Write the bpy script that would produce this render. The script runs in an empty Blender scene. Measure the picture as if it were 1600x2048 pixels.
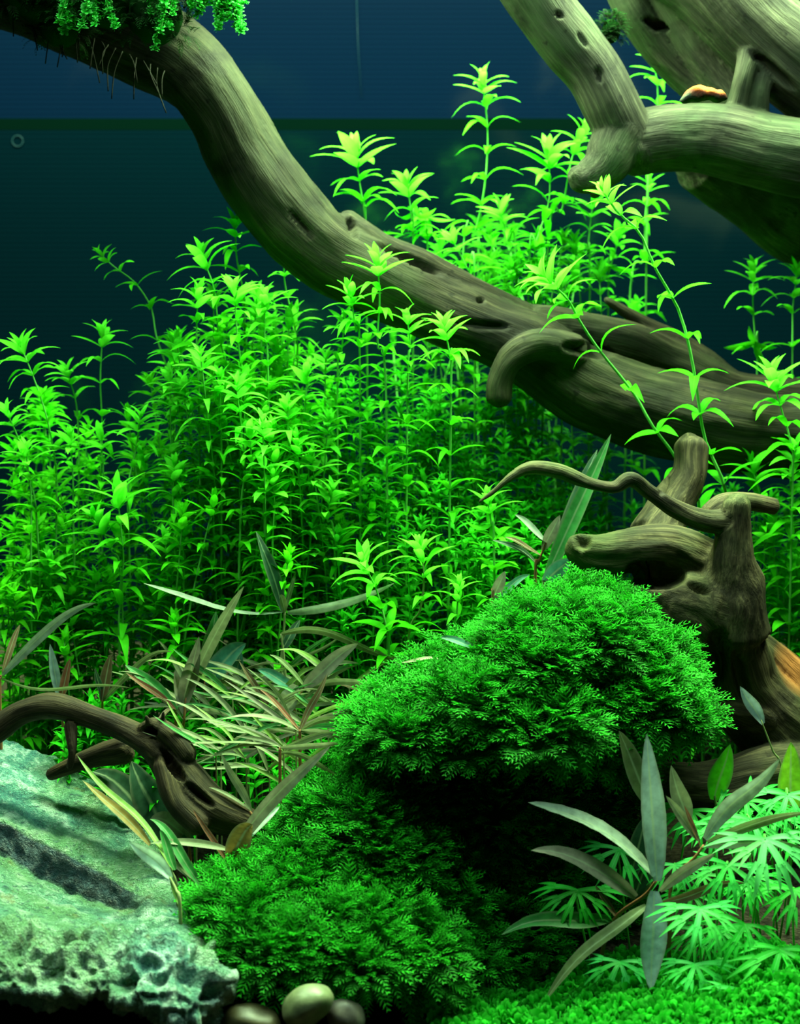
import bpy, math, random
import numpy as np
from mathutils import Vector, Matrix, noise
from mathutils.bvhtree import BVHTree

random.seed(7)
rng = np.random.default_rng(7)
C = bpy.context.scene.collection
SC = bpy.context.scene
S = 0.01                      # everything below is written in centimetres

# ------------------------------------------------------------------ camera
CAM = Vector((20.0, -90.0, 28.0)); PITCH = math.radians(5.0); FPX = 3600.0
FW = Vector((0, math.cos(PITCH), -math.sin(PITCH))); UP = Vector((0, math.sin(PITCH), math.cos(PITCH)))
cam = bpy.data.cameras.new('camera'); co = bpy.data.objects.new('camera', cam); C.objects.link(co)
co.location = CAM * S; co.rotation_euler = (math.pi / 2 - PITCH, 0, 0)
cam.sensor_fit = 'HORIZONTAL'; cam.sensor_width = 36; cam.lens = 36 * FPX / 1600; cam.clip_start = 0.01; cam.clip_end = 20
cam.dof.use_dof = True; cam.dof.focus_distance = 0.89; cam.dof.aperture_fstop = 14
SC.camera = co

# ------------------------------------------------------------------ world, lights, exposure
w = bpy.data.worlds.new('world'); SC.world = w; w.use_nodes = True
w.node_tree.nodes['Background'].inputs[0].default_value = (0.03, 0.10, 0.09, 1)
w.node_tree.nodes['Background'].inputs[1].default_value = 0.12
def area(name, loc, size, size_y, power, col, rot=(0, 0, 0)):
    l = bpy.data.lights.new(name, 'AREA'); l.shape = 'RECTANGLE'; l.size = size * S; l.size_y = size_y * S
    l.energy = power; l.color = col
    o = bpy.data.objects.new(name, l); C.objects.link(o); o.location = Vector(loc) * S; o.rotation_euler = rot
    return o
area('tank_lamp', (22, 11, 72), 84, 12, 47.0, (0.66, 1.0, 0.52), (0, 0, 0))
area('added_front_fill', (22, -18, 72), 84, 6, 5.0, (0.60, 1.0, 0.72), (0, 0, 0))  # unseen fill light added in front to brighten the rock face and moss
SC.view_settings.view_transform = 'Standard'; SC.view_settings.look = 'None'
SC.view_settings.gamma = 1; SC.view_settings.use_curve_mapping = False; SC.view_settings.exposure = 0.0
cy = SC.cycles
cy.max_bounces = 5; cy.diffuse_bounces = 2; cy.glossy_bounces = 2; cy.transmission_bounces = 3; cy.transparent_max_bounces = 4
cy.caustics_reflective = False; cy.caustics_refractive = False

# ------------------------------------------------------------------ helpers
def P(px, py, Y=0.0):
    """the point (cm) at depth Y that the photograph shows at a pixel"""
    d = FW + Vector(((px - 800) / FPX, 0, 0)) + UP * ((1024 - py) / FPX)
    return CAM + d * ((Y + 90.0) / d.y)
def PX(Y): return (Y + 90.0) / FPX          # cm per pixel at depth Y
def ground(x, y):
    t = (y + 18) / 56.0
    z = -2.2 + 9.0 * max(0, t) ** 1.1
    z += 5.0 * math.exp(-((x - 11) / 8.0) ** 2 - ((y - 3.5) / 4.5) ** 2)
    return z + 0.5 * noise.noise(Vector((x * .12, y * .12, 0)))
def props(o, label=None, cat=None, group=None, kind=None):
    if label: o['label'] = label
    if cat: o['category'] = cat
    if group: o['group'] = group
    if kind: o['kind'] = kind
    return o
def mesh(name, V, F, mat=None, smooth=True, attrs=None):
    me = bpy.data.meshes.new(name)
    V = np.asarray(V, dtype=np.float64) * S
    me.from_pydata(V.tolist(), [], F.tolist() if isinstance(F, np.ndarray) else F)
    if attrs:
        for k, a in attrs.items():
            at = me.attributes.new(k, 'FLOAT_VECTOR', 'POINT')
            at.data.foreach_set('vector', np.asarray(a, dtype=np.float32).reshape(-1))
    if mat: me.materials.append(mat)
    if smooth: me.polygons.foreach_set('use_smooth', [True] * len(me.polygons))
    return me
def obj(name, me, parent=None, M=None, color=None):
    o = bpy.data.objects.new(name, me); C.objects.link(o)
    if parent: o.parent = parent
    if M is not None: o.matrix_basis = M
    if color: o.color = (color[0], color[1], color[2], 1)
    return o
def empty(name, loc):
    o = bpy.data.objects.new(name, None); C.objects.link(o); o.location = Vector(loc) * S; o.empty_display_size = 0.01
    return o
def MT(loc, x, y, z, s=1.0):
    """matrix (metres) from a location in cm and three axes"""
    m = Matrix(((x[0]*s, y[0]*s, z[0]*s, loc[0]*S), (x[1]*s, y[1]*s, z[1]*s, loc[1]*S), (x[2]*s, y[2]*s, z[2]*s, loc[2]*S), (0, 0, 0, 1)))
    return m
def frame(xdir, zref):
    x = Vector(xdir).normalized(); y = Vector(zref).cross(x)
    if y.length < 1e-4: y = Vector((0.3, 1, 0.1)).cross(x)
    y.normalize(); return x, y, x.cross(y)
def smooth_path(pts, n):
    """Catmull-Rom through rows of numbers"""
    A = np.asarray(pts, float); m = len(A)
    if m == 2: return np.array([A[0] * (1 - t) + A[1] * t for t in np.linspace(0, 1, n)])
    B = np.vstack([2 * A[0] - A[1], A, 2 * A[-1] - A[-2]]); out = []
    for u in np.linspace(0, m - 1 - 1e-9, n):
        i = int(u); t = u - i; p0, p1, p2, p3 = B[i], B[i+1], B[i+2], B[i+3]
        out.append(0.5 * ((2*p1) + (-p0+p2)*t + (2*p0-5*p1+4*p2-p3)*t*t + (-p0+3*p1-3*p2+p3)*t**3))
    return np.array(out)
def tube(path, radii, seg=8, V=None, F=None):
    V = [] if V is None else V; F = [] if F is None else F
    b = len(V); n = len(path); ref = Vector((0.13, 1, 0.21))
    for i in range(n):
        p = Vector(path[i]); t = (Vector(path[min(i+1, n-1)]) - Vector(path[max(i-1, 0)])).normalized()
        x = ref.cross(t)
        if x.length < 1e-3: x = Vector((1, 0, 0)).cross(t)
        x.normalize(); y = t.cross(x)
        for k in range(seg):
            a = 2 * math.pi * k / seg
            V.append(tuple(p + (x * math.cos(a) + y * math.sin(a)) * radii[i]))
    for i in range(n - 1):
        for k in range(seg):
            k2 = (k + 1) % seg
            F.append((b+i*seg+k, b+i*seg+k2, b+(i+1)*seg+k2, b+(i+1)*seg+k))
    F.append(tuple(b + k for k in reversed(range(seg)))); F.append(tuple(b + (n-1)*seg + k for k in range(seg)))
    return V, F

# ------------------------------------------------------------------ materials
class NT:
    def __init__(s, name):
        s.m = bpy.data.materials.new(name); s.m.use_nodes = True; s.t = s.m.node_tree; s.t.nodes.clear()
        s.out = s.n('ShaderNodeOutputMaterial')
    def n(s, typ, **k):
        nd = s.t.nodes.new(typ)
        for a, v in k.items():
            if a.startswith('i_'):
                key = a[2:]; key = int(key) if key.isdigit() else key.replace('_', ' ')
                nd.inputs[key].default_value = v
            else: setattr(nd, a, v)
        return nd
    def l(s, a, b): s.t.links.new(a, b)
    def coord(s, scale=(100, 100, 100)):
        tc = s.n('ShaderNodeTexCoord'); mp = s.n('ShaderNodeMapping'); mp.inputs['Scale'].default_value = scale
        s.l(tc.outputs['Object'], mp.inputs[0]); return mp.outputs[0]
    def noise(s, vec, scale, detail=4, rough=.55, dist=0):
        nd = s.n('ShaderNodeTexNoise'); nd.inputs['Scale'].default_value = scale; nd.inputs['Detail'].default_value = detail
        nd.inputs['Roughness'].default_value = rough; nd.inputs['Distortion'].default_value = dist
        s.l(vec, nd.inputs['Vector']); return nd.outputs['Fac']
    def ramp(s, fac, stops):
        r = s.n('ShaderNodeValToRGB'); el = r.color_ramp.elements
        while len(el) < len(stops): el.new(0.5)
        for e, (p, c) in zip(el, stops): e.position = p; e.color = (*c, 1) if len(c) == 3 else c
        s.l(fac, r.inputs[0]); return r.outputs[0]
    def mix(s, fac, a, b, mode='MIX'):
        m = s.n('ShaderNodeMix', data_type='RGBA', blend_type=mode)
        for v, i in ((fac, 0), (a, 6), (b, 7)):
            if hasattr(v, 'links'): s.l(v, m.inputs[i])
            else: m.inputs[i].default_value = v if i == 0 else (*v, 1)
        return m.outputs[2]
    def bsdf(s, col, rough=.6, spec=.3, bump=None, bs=.4, bd=.002):
        b = s.n('ShaderNodeBsdfPrincipled'); b.inputs['Roughness'].default_value = rough; b.inputs['Specular IOR Level'].default_value = spec
        if hasattr(col, 'links'): s.l(col, b.inputs['Base Color'])
        else: b.inputs['Base Color'].default_value = (*col, 1)
        if bump is not None:
            bp = s.n('ShaderNodeBump'); bp.inputs['Strength'].default_value = bs; bp.inputs['Distance'].default_value = bd
            s.l(bump, bp.inputs['Height']); s.l(bp.outputs[0], b.inputs['Normal'])
        return b.outputs[0]
    def done(s, sh): s.l(sh, s.out.inputs[0]); return s.m

def leaf_mat(name, trans=.45, rough=.4, rib=0.35, tint=(1, 1, 1), ribcol=(.6, .8, .45), spec=.35, edge=None):
    """colour from the object, pale midrib from the leaf's own u coordinate"""
    k = NT(name); oi = k.n('ShaderNodeObjectInfo')
    at = k.n('ShaderNodeAttribute', attribute_name='lt'); sp = k.n('ShaderNodeSeparateXYZ'); k.l(at.outputs['Vector'], sp.inputs[0])
    ab = k.n('ShaderNodeMath', operation='ABSOLUTE'); k.l(sp.outputs[0], ab.inputs[0])
    r = k.ramp(ab.outputs[0], [(0.0, (rib,) * 3), (0.16, (0,) * 3)])
    c = k.coord(); v = k.noise(c, 2.2, 2)
    vv = k.ramp(v, [(.3, (.72, .72, .72)), (.7, (1.2, 1.2, 1.2))])
    base = k.mix(1.0, oi.outputs['Color'], vv, 'MULTIPLY')
    base = k.mix(r, base, ribcol)
    if edge: base = k.mix(k.ramp(ab.outputs[0], [(.72, (0,) * 3), (.95, (.5,) * 3)]), base, edge)
    b = k.bsdf(base, rough, spec)
    tr = k.n('ShaderNodeBsdfTranslucent'); k.l(base, tr.inputs[0])
    mx = k.n('ShaderNodeMixShader'); mx.inputs[0].default_value = trans; k.l(b, mx.inputs[1]); k.l(tr.outputs[0], mx.inputs[2])
    return k.done(mx.outputs[0])
M_LEAF = leaf_mat('fresh_leaf', .45, .5, .15, ribcol=(.25, .85, .06), spec=.05)
M_LONG = leaf_mat('narrow_leaf', .3, .5, .6, ribcol=(.42, .52, .30), edge=(.20, .22, .14), spec=.2)
M_MINT = leaf_mat('mint_leaf', .35, .5, .3, ribcol=(.3, .95, .4), spec=.15)
def plain_leaf(name, stops, trans=.35, rough=.55):
    k = NT(name); at = k.n('ShaderNodeAttribute', attribute_name='lt'); sp = k.n('ShaderNodeSeparateXYZ'); k.l(at.outputs['Vector'], sp.inputs[0])
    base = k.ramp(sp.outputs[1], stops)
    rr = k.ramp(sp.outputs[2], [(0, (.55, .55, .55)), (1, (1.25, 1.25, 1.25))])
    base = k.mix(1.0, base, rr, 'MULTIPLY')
    b = k.bsdf(base, rough, .08); tr = k.n('ShaderNodeBsdfTranslucent'); k.l(base, tr.inputs[0])
    mx = k.n('ShaderNodeMixShader'); mx.inputs[0].default_value = trans; k.l(b, mx.inputs[1]); k.l(tr.outputs[0], mx.inputs[2])
    return k.done(mx.outputs[0])
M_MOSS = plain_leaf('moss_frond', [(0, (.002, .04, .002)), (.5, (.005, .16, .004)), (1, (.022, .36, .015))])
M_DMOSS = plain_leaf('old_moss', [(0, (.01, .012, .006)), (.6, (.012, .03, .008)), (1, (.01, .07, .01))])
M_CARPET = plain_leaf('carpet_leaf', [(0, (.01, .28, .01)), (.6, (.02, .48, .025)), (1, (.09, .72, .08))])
M_HANG = plain_leaf('hanging_leaf', [(0, (.005, .16, .008)), (.6, (.02, .6, .03)), (1, (.25, .85, .25))])
def simple(name, col, rough=.7, spec=.2):
    k = NT(name); return k.done(k.bsdf(col, rough, spec))
M_STEM = simple('green_stem', (.10, .42, .06)); M_REDSTEM = simple('reddish_stem', (.28, .12, .05)); M_DARKROOT = simple('root_fibre', (.010, .009, .005))
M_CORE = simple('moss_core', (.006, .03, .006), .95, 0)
M_OLIVESTEM = simple('olive_stem', (.22, .26, .10))

def wood_mat(name, dark, mid, light, moss=(.12, .26, .06), orange=None, mossy=.5):
    k = NT(name); at = k.n('ShaderNodeAttribute', attribute_name='grain')
    def sc(v, s3):
        m = k.n('ShaderNodeMapping'); m.inputs['Scale'].default_value = s3; k.l(v, m.inputs[0]); return m.outputs[0]
    g = k.noise(sc(at.outputs['Vector'], (.16, 2.2, 2.2)), 1.0, 5, .6, .8)
    f = k.noise(sc(at.outputs['Vector'], (.5, 11, 11)), 1.0, 4, .6, .3)
    big = k.noise(k.coord(), .16, 3, .6)
    c = k.ramp(g, [(.28, dark), (.45, mid), (.68, light)])
    c = k.mix(k.ramp(f, [(.38, (.75,) * 3), (.6, (0,) * 3)]), c, tuple(x * .45 for x in mid))
    c = k.mix(k.ramp(big, [(.46, (0,) * 3), (.62, (mossy,) * 3)]), c, moss)
    dk = k.noise(k.coord(), .22, 4, .65, .5)
    c = k.mix(k.ramp(dk, [(.36, (.75,) * 3), (.52, (0,) * 3)]), c, tuple(x * .6 for x in dark))
    spots = k.noise(k.coord(), 1.3, 2, .5)
    c = k.mix(k.ramp(spots, [(.68, (0,) * 3), (.74, (.8,) * 3)]), c, dark)
    if orange:
        loc, rad, oc = orange
        tc = k.coord(); d = k.n('ShaderNodeVectorMath', operation='DISTANCE'); k.l(tc, d.inputs[0]); d.inputs[1].default_value = loc
        mr = k.n('ShaderNodeMapRange'); mr.inputs[1].default_value = rad * .4; mr.inputs[2].default_value = rad; mr.inputs[3].default_value = .85; mr.inputs[4].default_value = 0
        k.l(d.outputs['Value'], mr.inputs[0]); c = k.mix(mr.outputs[0], c, oc)
    hb = k.n('ShaderNodeMath', operation='ADD'); k.l(g, hb.inputs[0]); k.l(f, hb.inputs[1])
    return k.done(k.bsdf(c, .75, .2, hb.outputs[0], .45, .0015))

def rock_mat():
    k = NT('rock_stone'); c = k.coord()
    a = k.noise(c, .75, 8, .72, .3); b = k.noise(c, 2.6, 5, .7); big = k.noise(c, .18, 3, .5)
    fine = k.noise(c, 8, 3, .7)
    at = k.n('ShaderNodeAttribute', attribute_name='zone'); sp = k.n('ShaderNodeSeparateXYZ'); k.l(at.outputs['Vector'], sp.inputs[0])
    col = k.ramp(a, [(.30, (.010, .07, .09)), (.41, (.045, .22, .23)), (.51, (.16, .45, .38)), (.60, (.70, .95, .88))])
    col = k.mix(k.ramp(big, [(.42, (0,) * 3), (.60, (.6,) * 3)]), col, (.17, .34, .06))
    rust = k.noise(c, .9, 3, .6)
    col = k.mix(k.ramp(rust, [(.60, (0,) * 3), (.70, (.6,) * 3)]), col, (.20, .18, .04))
    col = k.mix(k.ramp(b, [(.54, (0,) * 3), (.66, (.8,) * 3)]), col, (.02, .08, .10))
    col = k.mix(k.ramp(fine, [(.58, (0,) * 3), (.66, (.55,) * 3)]), col, (.55, .75, .68))
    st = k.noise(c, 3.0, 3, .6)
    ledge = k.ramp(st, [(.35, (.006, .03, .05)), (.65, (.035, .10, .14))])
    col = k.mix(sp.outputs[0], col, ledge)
    geo = k.n('ShaderNodeNewGeometry')
    h = k.n('ShaderNodeMath', operation='ADD'); k.l(b, h.inputs[0]); k.l(fine, h.inputs[1])
    return k.done(k.bsdf(col, .5, .5, h.outputs[0], 1.0, .006))
M_ROCK = rock_mat()
def soil_mat():
    k = NT('soil'); c = k.coord(); a = k.noise(c, 3, 4); v = k.n('ShaderNodeTexVoronoi'); v.inputs['Scale'].default_value = 4; k.l(c, v.inputs['Vector'])
    col = k.ramp(a, [(.35, (.012, .010, .007)), (.7, (.05, .04, .025))])
    return k.done(k.bsdf(col, .9, .1, v.outputs['Distance'], .8, .003))
def pane_mat(name, col):
    k = NT(name); c = k.coord(); wv = k.n('ShaderNodeTexWave', wave_type='BANDS', bands_direction='Z')
    wv.inputs['Scale'].default_value = .9; wv.inputs['Distortion'].default_value = .3; k.l(c, wv.inputs['Vector'])
    cc = k.mix(1.0, col, k.ramp(wv.outputs['Fac'], [(0, (.88,) * 3), (1, (1.1,) * 3)]), 'MULTIPLY')
    return k.done(k.bsdf(cc, .10, .32))
M_PANE_UP = pane_mat('blue_film', (.0005, .0034, .0125)); M_PANE_LOW = pane_mat('teal_film', (.0002, .0030, .0058)); M_STRIP = simple('seam_strip', (.0003, .0030, .0022), 1, 0)

# ------------------------------------------------------------------ the setting
BACK = 40.0
def box_mesh(name, lo, hi, mat):
    x0, y0, z0 = lo; x1, y1, z1 = hi
    V = [(x0,y0,z0),(x1,y0,z0),(x1,y1,z0),(x0,y1,z0),(x0,y0,z1),(x1,y0,z1),(x1,y1,z1),(x0,y1,z1)]
    F = [(0,3,2,1),(4,5,6,7),(0,1,5,4),(1,2,6,5),(2,3,7,6),(3,0,4,7)]
    return mesh(name, V, F, mat, False)
zs = P(800, 247, BACK).z
o = obj('wall_back', box_mesh('wall_back', (-34, BACK, zs), (76, BACK + 1, 66), M_PANE_UP)); o['kind'] = 'structure'
o['label'] = 'dark blue rear pane of the tank above the seam'
o = obj('wall_back', box_mesh('wall_back', (-34, BACK, 2), (76, BACK + 1, zs), M_PANE_LOW)); o['kind'] = 'structure'
o['label'] = 'dark teal rear pane of the tank below the seam'
o = obj('trim_1', box_mesh('trim_1', (-34, BACK - .02, zs - .45), (76, BACK + .1, zs + .35), M_STRIP)); o['kind'] = 'structure'
o['label'] = 'thin dark seam running across the rear pane'
xs = np.linspace(-32, 74, 90); ys = np.linspace(-26, BACK + .5, 60)
V = [(x, y, ground(x, y)) for y in ys for x in xs]; nx = len(xs)
F = [(j*nx+i, j*nx+i+1, (j+1)*nx+i+1, (j+1)*nx+i) for j in range(len(ys)-1) for i in range(nx-1)]
o = obj('floor', mesh('floor', V, F, soil_mat())); o['kind'] = 'structure'; o['label'] = 'dark planting soil on the tank bottom'

# ------------------------------------------------------------------ driftwood
def wood(name, limbs, mat, label, voxel=.16, amp=.16, group=None, dY=0, holes=()):
    """limbs: lists of (px, py, depth, radius in px); joined into one skin, then grained along each limb"""
    V, F, segs = [], [], []
    s0 = 0.0
    for L in limbs:
        rows = [(*P(a, b, y + dY), r * PX(y + dY)) for a, b, y, r in L]
        n = max(10, len(rows) * 7); path = smooth_path(rows, n)
        pts = [Vector(r[:3]) for r in path]; rad = [max(.1, r[3] * (1 + .05 * noise.noise(Vector((i * .12, s0, 3))))) for i, r in enumerate(path)]
        # rounded ends
        t0 = (pts[0] - pts[1]).normalized(); t1 = (pts[-1] - pts[-2]).normalized()
        pp = [pts[0] + t0 * rad[0] * .55] + pts + [pts[-1] + t1 * rad[-1] * .55]
        rr = [rad[0] * .55] + rad + [rad[-1] * .55]
        tube(pp, rr, 20, V, F)
        s = s0
        for i in range(len(pts) - 1):
            d = (pts[i+1] - pts[i]).length; segs.append((*pts[i], *pts[i+1], s, d, rad[i], rad[i+1])); s += d
        s0 = s + 37.0
    me = mesh('tmp', V, F); t = obj('tmp', me)
    rm = t.modifiers.new('r', 'REMESH'); rm.mode = 'VOXEL'; rm.voxel_size = voxel * S
    sm = t.modifiers.new('s', 'SMOOTH'); sm.iterations = 3; sm.factor = .5
    dg = bpy.context.evaluated_depsgraph_get(); ev = t.evaluated_get(dg)
    out = bpy.data.meshes.new_from_object(ev)
    bpy.data.objects.remove(t); bpy.data.meshes.remove(me)
    nv = len(out.vertices); co_ = np.empty(nv * 3, np.float32); out.vertices.foreach_get('co', co_); X = co_.reshape(-1, 3).astype(float) / S
    no = np.empty(nv * 3, np.float32); out.vertices.foreach_get('normal', no); N = no.reshape(-1, 3).astype(float)
    A = np.array(segs); best = np.full(nv, 1e9); gr = np.zeros((nv, 3))
    for a in A:
        p0, p1 = a[:3], a[3:6]; d = p1 - p0; L2 = d @ d + 1e-9
        tt = np.clip(((X - p0) @ d) / L2, 0, 1); q = p0 + tt[:, None] * d; r = X - q
        dist = np.linalg.norm(r, axis=1); rad_ = a[8] * (1 - tt) + a[9] * tt; m = dist / np.maximum(rad_, .2) + .02 * (dist - rad_)
        k = m < best; best[k] = m[k]
        t = d / math.sqrt(L2); ex = np.cross((0.13, 1, .21), t); ex /= np.linalg.norm(ex) + 1e-9; ey = np.cross(t, ex)
        gr[k, 0] = a[6] + tt[k] * a[7]; gr[k, 1] = (r[k] @ ex); gr[k, 2] = (r[k] @ ey)
    disp = np.empty(nv)
    for i in range(nv):
        g = gr[i]; x = X[i]
        a = noise.fractal(Vector((g[0] * .22, g[1] * 1.1, g[2] * 1.1)), 1.0, 2.1, 3)
        b = noise.noise(Vector((x[0] * .35, x[1] * .35, x[2] * .35)))
        disp[i] = a * amp + b * amp * 1.3
    if holes:
        rel = X - np.array(CAM); dep = rel @ np.array(FW); hx = 800 + FPX * rel[:, 0] / dep; hy = 1024 - FPX * (rel @ np.array(UP)) / dep
        for a, b, rx, ry, ang, depth in holes:      # knot holes and hollows sunk into the camera-side bark
            ca, sa = math.cos(math.radians(ang)), math.sin(math.radians(ang)); dx, dy = hx - a, hy - b
            e = ((dx * ca + dy * sa) / rx) ** 2 + ((-dx * sa + dy * ca) / ry) ** 2
            disp -= depth * np.clip(1.15 - e, 0, 1) ** .7 * (N[:, 1] < .1)
    X = X + N * disp[:, None]
    out.vertices.foreach_set('co', (X * S).astype(np.float32).reshape(-1))
    at = out.attributes.new('grain', 'FLOAT_VECTOR', 'POINT'); at.data.foreach_set('vector', gr.astype(np.float32).reshape(-1))
    out.materials.clear(); out.materials.append(mat); out.polygons.foreach_set('use_smooth', [True] * len(out.polygons)); out.name = name; out.update()
    return props(obj(name, out), label, 'driftwood', group)

M_WOOD1 = wood_mat('wood_branch', (.007, .005, .003), (.024, .018, .010), (.075, .060, .032), moss=(.034, .048, .016), mossy=.4)
M_WOOD2 = wood_mat('wood_pale', (.010, .009, .006), (.04, .039, .024), (.105, .10, .062), moss=(.05, .085, .032), mossy=.55)
oc = P(1570, 1345, 5.5)
M_WOOD3 = wood_mat('wood_stump', (.012, .008, .004), (.055, .042, .02), (.17, .13, .065), moss=(.045, .075, .015), orange=(oc, 2.0, (.55, .18, .05)))
M_WOOD4 = wood_mat('wood_root', (.010, .006, .004), (.040, .024, .012), (.13, .09, .04), moss=(.03, .04, .01), mossy=.25)

big_branch = wood('driftwood_branch', [
    [(-90,-90,12,110),(60,-30,11,100),(200,40,10,92),(300,90,9,86),(372,130,8,80),(442,215,7,73),(492,312,7,76),(560,412,7,80),(645,498,7,74),(755,560,7.5,74),(880,622,8,70),(1000,670,8,66),(1060,700,8,72),(1180,775,8,82),(1320,825,8,86),(1470,862,8,86),(1680,880,8,86)],
    [(900,615,8,50),(1000,652,9,48),(1120,660,10,46),(1250,685,11,44),(1350,725,12,42),(1460,775,12,40),(1620,800,12,40)],
    [(1150,700,6,34),(1080,690,5.5,34),(1025,715,5,30),(1000,760,5,27),(998,800,5,25)],
    [(690,440,7.5,22),(760,500,7.5,34),(860,545,8,36),(960,590,8.5,30),(1050,630,9,26)],
    [(1212,598,12,9),(1280,640,12.5,16),(1370,690,13,20),(1470,760,13,24)],
], M_WOOD1, 'long dark brown driftwood branch sloping from top left down to the right edge', .17, .14, dY=4, holes=[(962,600,7,5,0,.5),(704,455,8,22,-20,.5),(820,520,70,7,27,.55),(960,648,60,8,5,.4),(1175,700,50,14,10,.7),(600,445,40,6,50,.3)])
wood('driftwood_fork', [
    [(1030,-90,3,66),(1085,15,3,62),(1140,85,3,60),(1190,150,3,58),(1228,225,3,58),(1262,300,3.5,60)],
    [(1258,290,3.5,62),(1340,278,4,66),(1430,280,4,70),(1530,302,4,72),(1680,330,4,76)],
    [(1240,270,3,56),(1210,330,2.5,46),(1170,355,2.2,32),(1150,350,2,22)],
    [(1215,320,2.8,40),(1195,365,2.8,24),(1187,392,2.8,10)],
    [(1400,310,8,70),(1520,360,10,100),(1610,410,11,120),(1700,440,12,130)],
    [(1310,-150,7,110),(1420,-50,6,96),(1500,40,5.5,90),(1590,120,5.5,92),(1720,220,6,100)],
    [(1225,-60,8.5,36),(1275,25,8.5,40),(1330,100,9,44),(1400,165,9,46),(1480,220,8,44)],
    [(1310,-60,8.5,60),(1380,50,8.5,62),(1440,130,8,56),(1500,220,7,40)],
    [(1500,110,4,24),(1488,150,3.6,20),(1478,190,3.8,20),(1470,225,4,22)],
    [(1530,130,4.5,24),(1520,180,4,20),(1515,225,4.2,22)],
], M_WOOD2, 'pale forked driftwood with thick limbs in the upper right corner', .13, .08, dY=8, holes=[(1118,30,9,6,40,.35),(1312,50,26,10,25,.8),(1198,150,6,16,-15,.3),(1165,80,5,18,-35,.2),(1545,140,60,10,40,.4)])
wood('driftwood_stump', [
    [(1150,1092,5,30),(1200,1105,5,42),(1280,1102,5.5,50),(1350,1108,6,54),(1430,1150,6,66)],
    [(1472,1005,4.5,26),(1468,1060,4.5,34),(1462,1120,4.5,46),(1458,1180,5,72),(1450,1250,5.5,92)],
    [(1385,890,9,34),(1378,950,8.5,34),(1345,1010,8,44),(1310,1075,7,56)],
    [(1330,1200,4.5,54),(1400,1220,5,80),(1450,1290,6,80),(1480,1370,7,80),(1540,1440,7.5,90),(1620,1500,8,100),(1720,1560,8,110)],
    [(1280,1190,5,40),(1340,1190,4.5,44),(1420,1215,4.5,60)],
    [(1480,1290,8,60),(1560,1370,9,70),(1650,1450,10,80)],
    [(1330,1570,4,50),(1420,1575,4.5,56),(1520,1555,5,60),(1650,1540,6,70)],
    [(1400,1420,5,24),(1470,1420,5.5,34),(1540,1440,6.5,50)],
    [(958,1005,2,6),(985,985,2,10),(1020,955,2.2,12),(1062,935,2.5,12.5),(1120,942,2.8,13),(1180,968,3,14),(1228,978,3.2,14),(1262,960,3.4,17),(1300,985,3.6,17),(1350,1018,3.8,18),(1410,1042,4,22),(1462,1045,4.5,28)],
    [(1420,1030,5.5,20),(1450,1010,6,24),(1500,1005,7,20),(1550,1015,8,16)],
], M_WOOD3, 'knotted driftwood stump with a thin crooked twig, rising behind the moss', .13, .15, dY=-2.5, holes=[(1310,1150,60,26,5,.9),(1165,1085,16,16,0,.6),(1430,1320,26,60,10,1.1),(1400,1175,26,10,20,.6),(1480,1350,14,50,-10,.7),(1330,950,8,40,10,.4)])
wood('driftwood_root', [
    [(-70,1500,-1,24),(0,1452,-1,26),(50,1420,-1,28),(110,1412,-1,29),(190,1436,-1.2,27),(262,1466,-1.5,28),(318,1500,-2,34),(365,1560,-2.5,44),(420,1612,-3,46),(480,1640,-3,38),(520,1655,-3,26)],
    [(285,1458,-2,14),(312,1452,-2.2,20),(345,1480,-2.4,24),(372,1515,-2.6,22)],
    [(300,1450,-2.4,8),(292,1432,-2.6,5)], [(322,1450,-2.4,7),(326,1425,-2.6,4)],
    [(140,1450,-1.5,12),(145,1500,-2,9),(140,1535,-2,8)],
    [(250,1500,0,28),(170,1520,0,22),(100,1550,0,14)],
    [(330,1530,-2.8,26),(352,1600,-3.6,24),(400,1650,-4,22)],
], M_WOOD4, 'dark crooked driftwood root bending over the grey rock at left', .10, .12, dY=-2.5, holes=[(345,1530,10,40,-35,.6),(300,1462,16,9,20,.5),(400,1590,10,36,-50,.5)])

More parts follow.
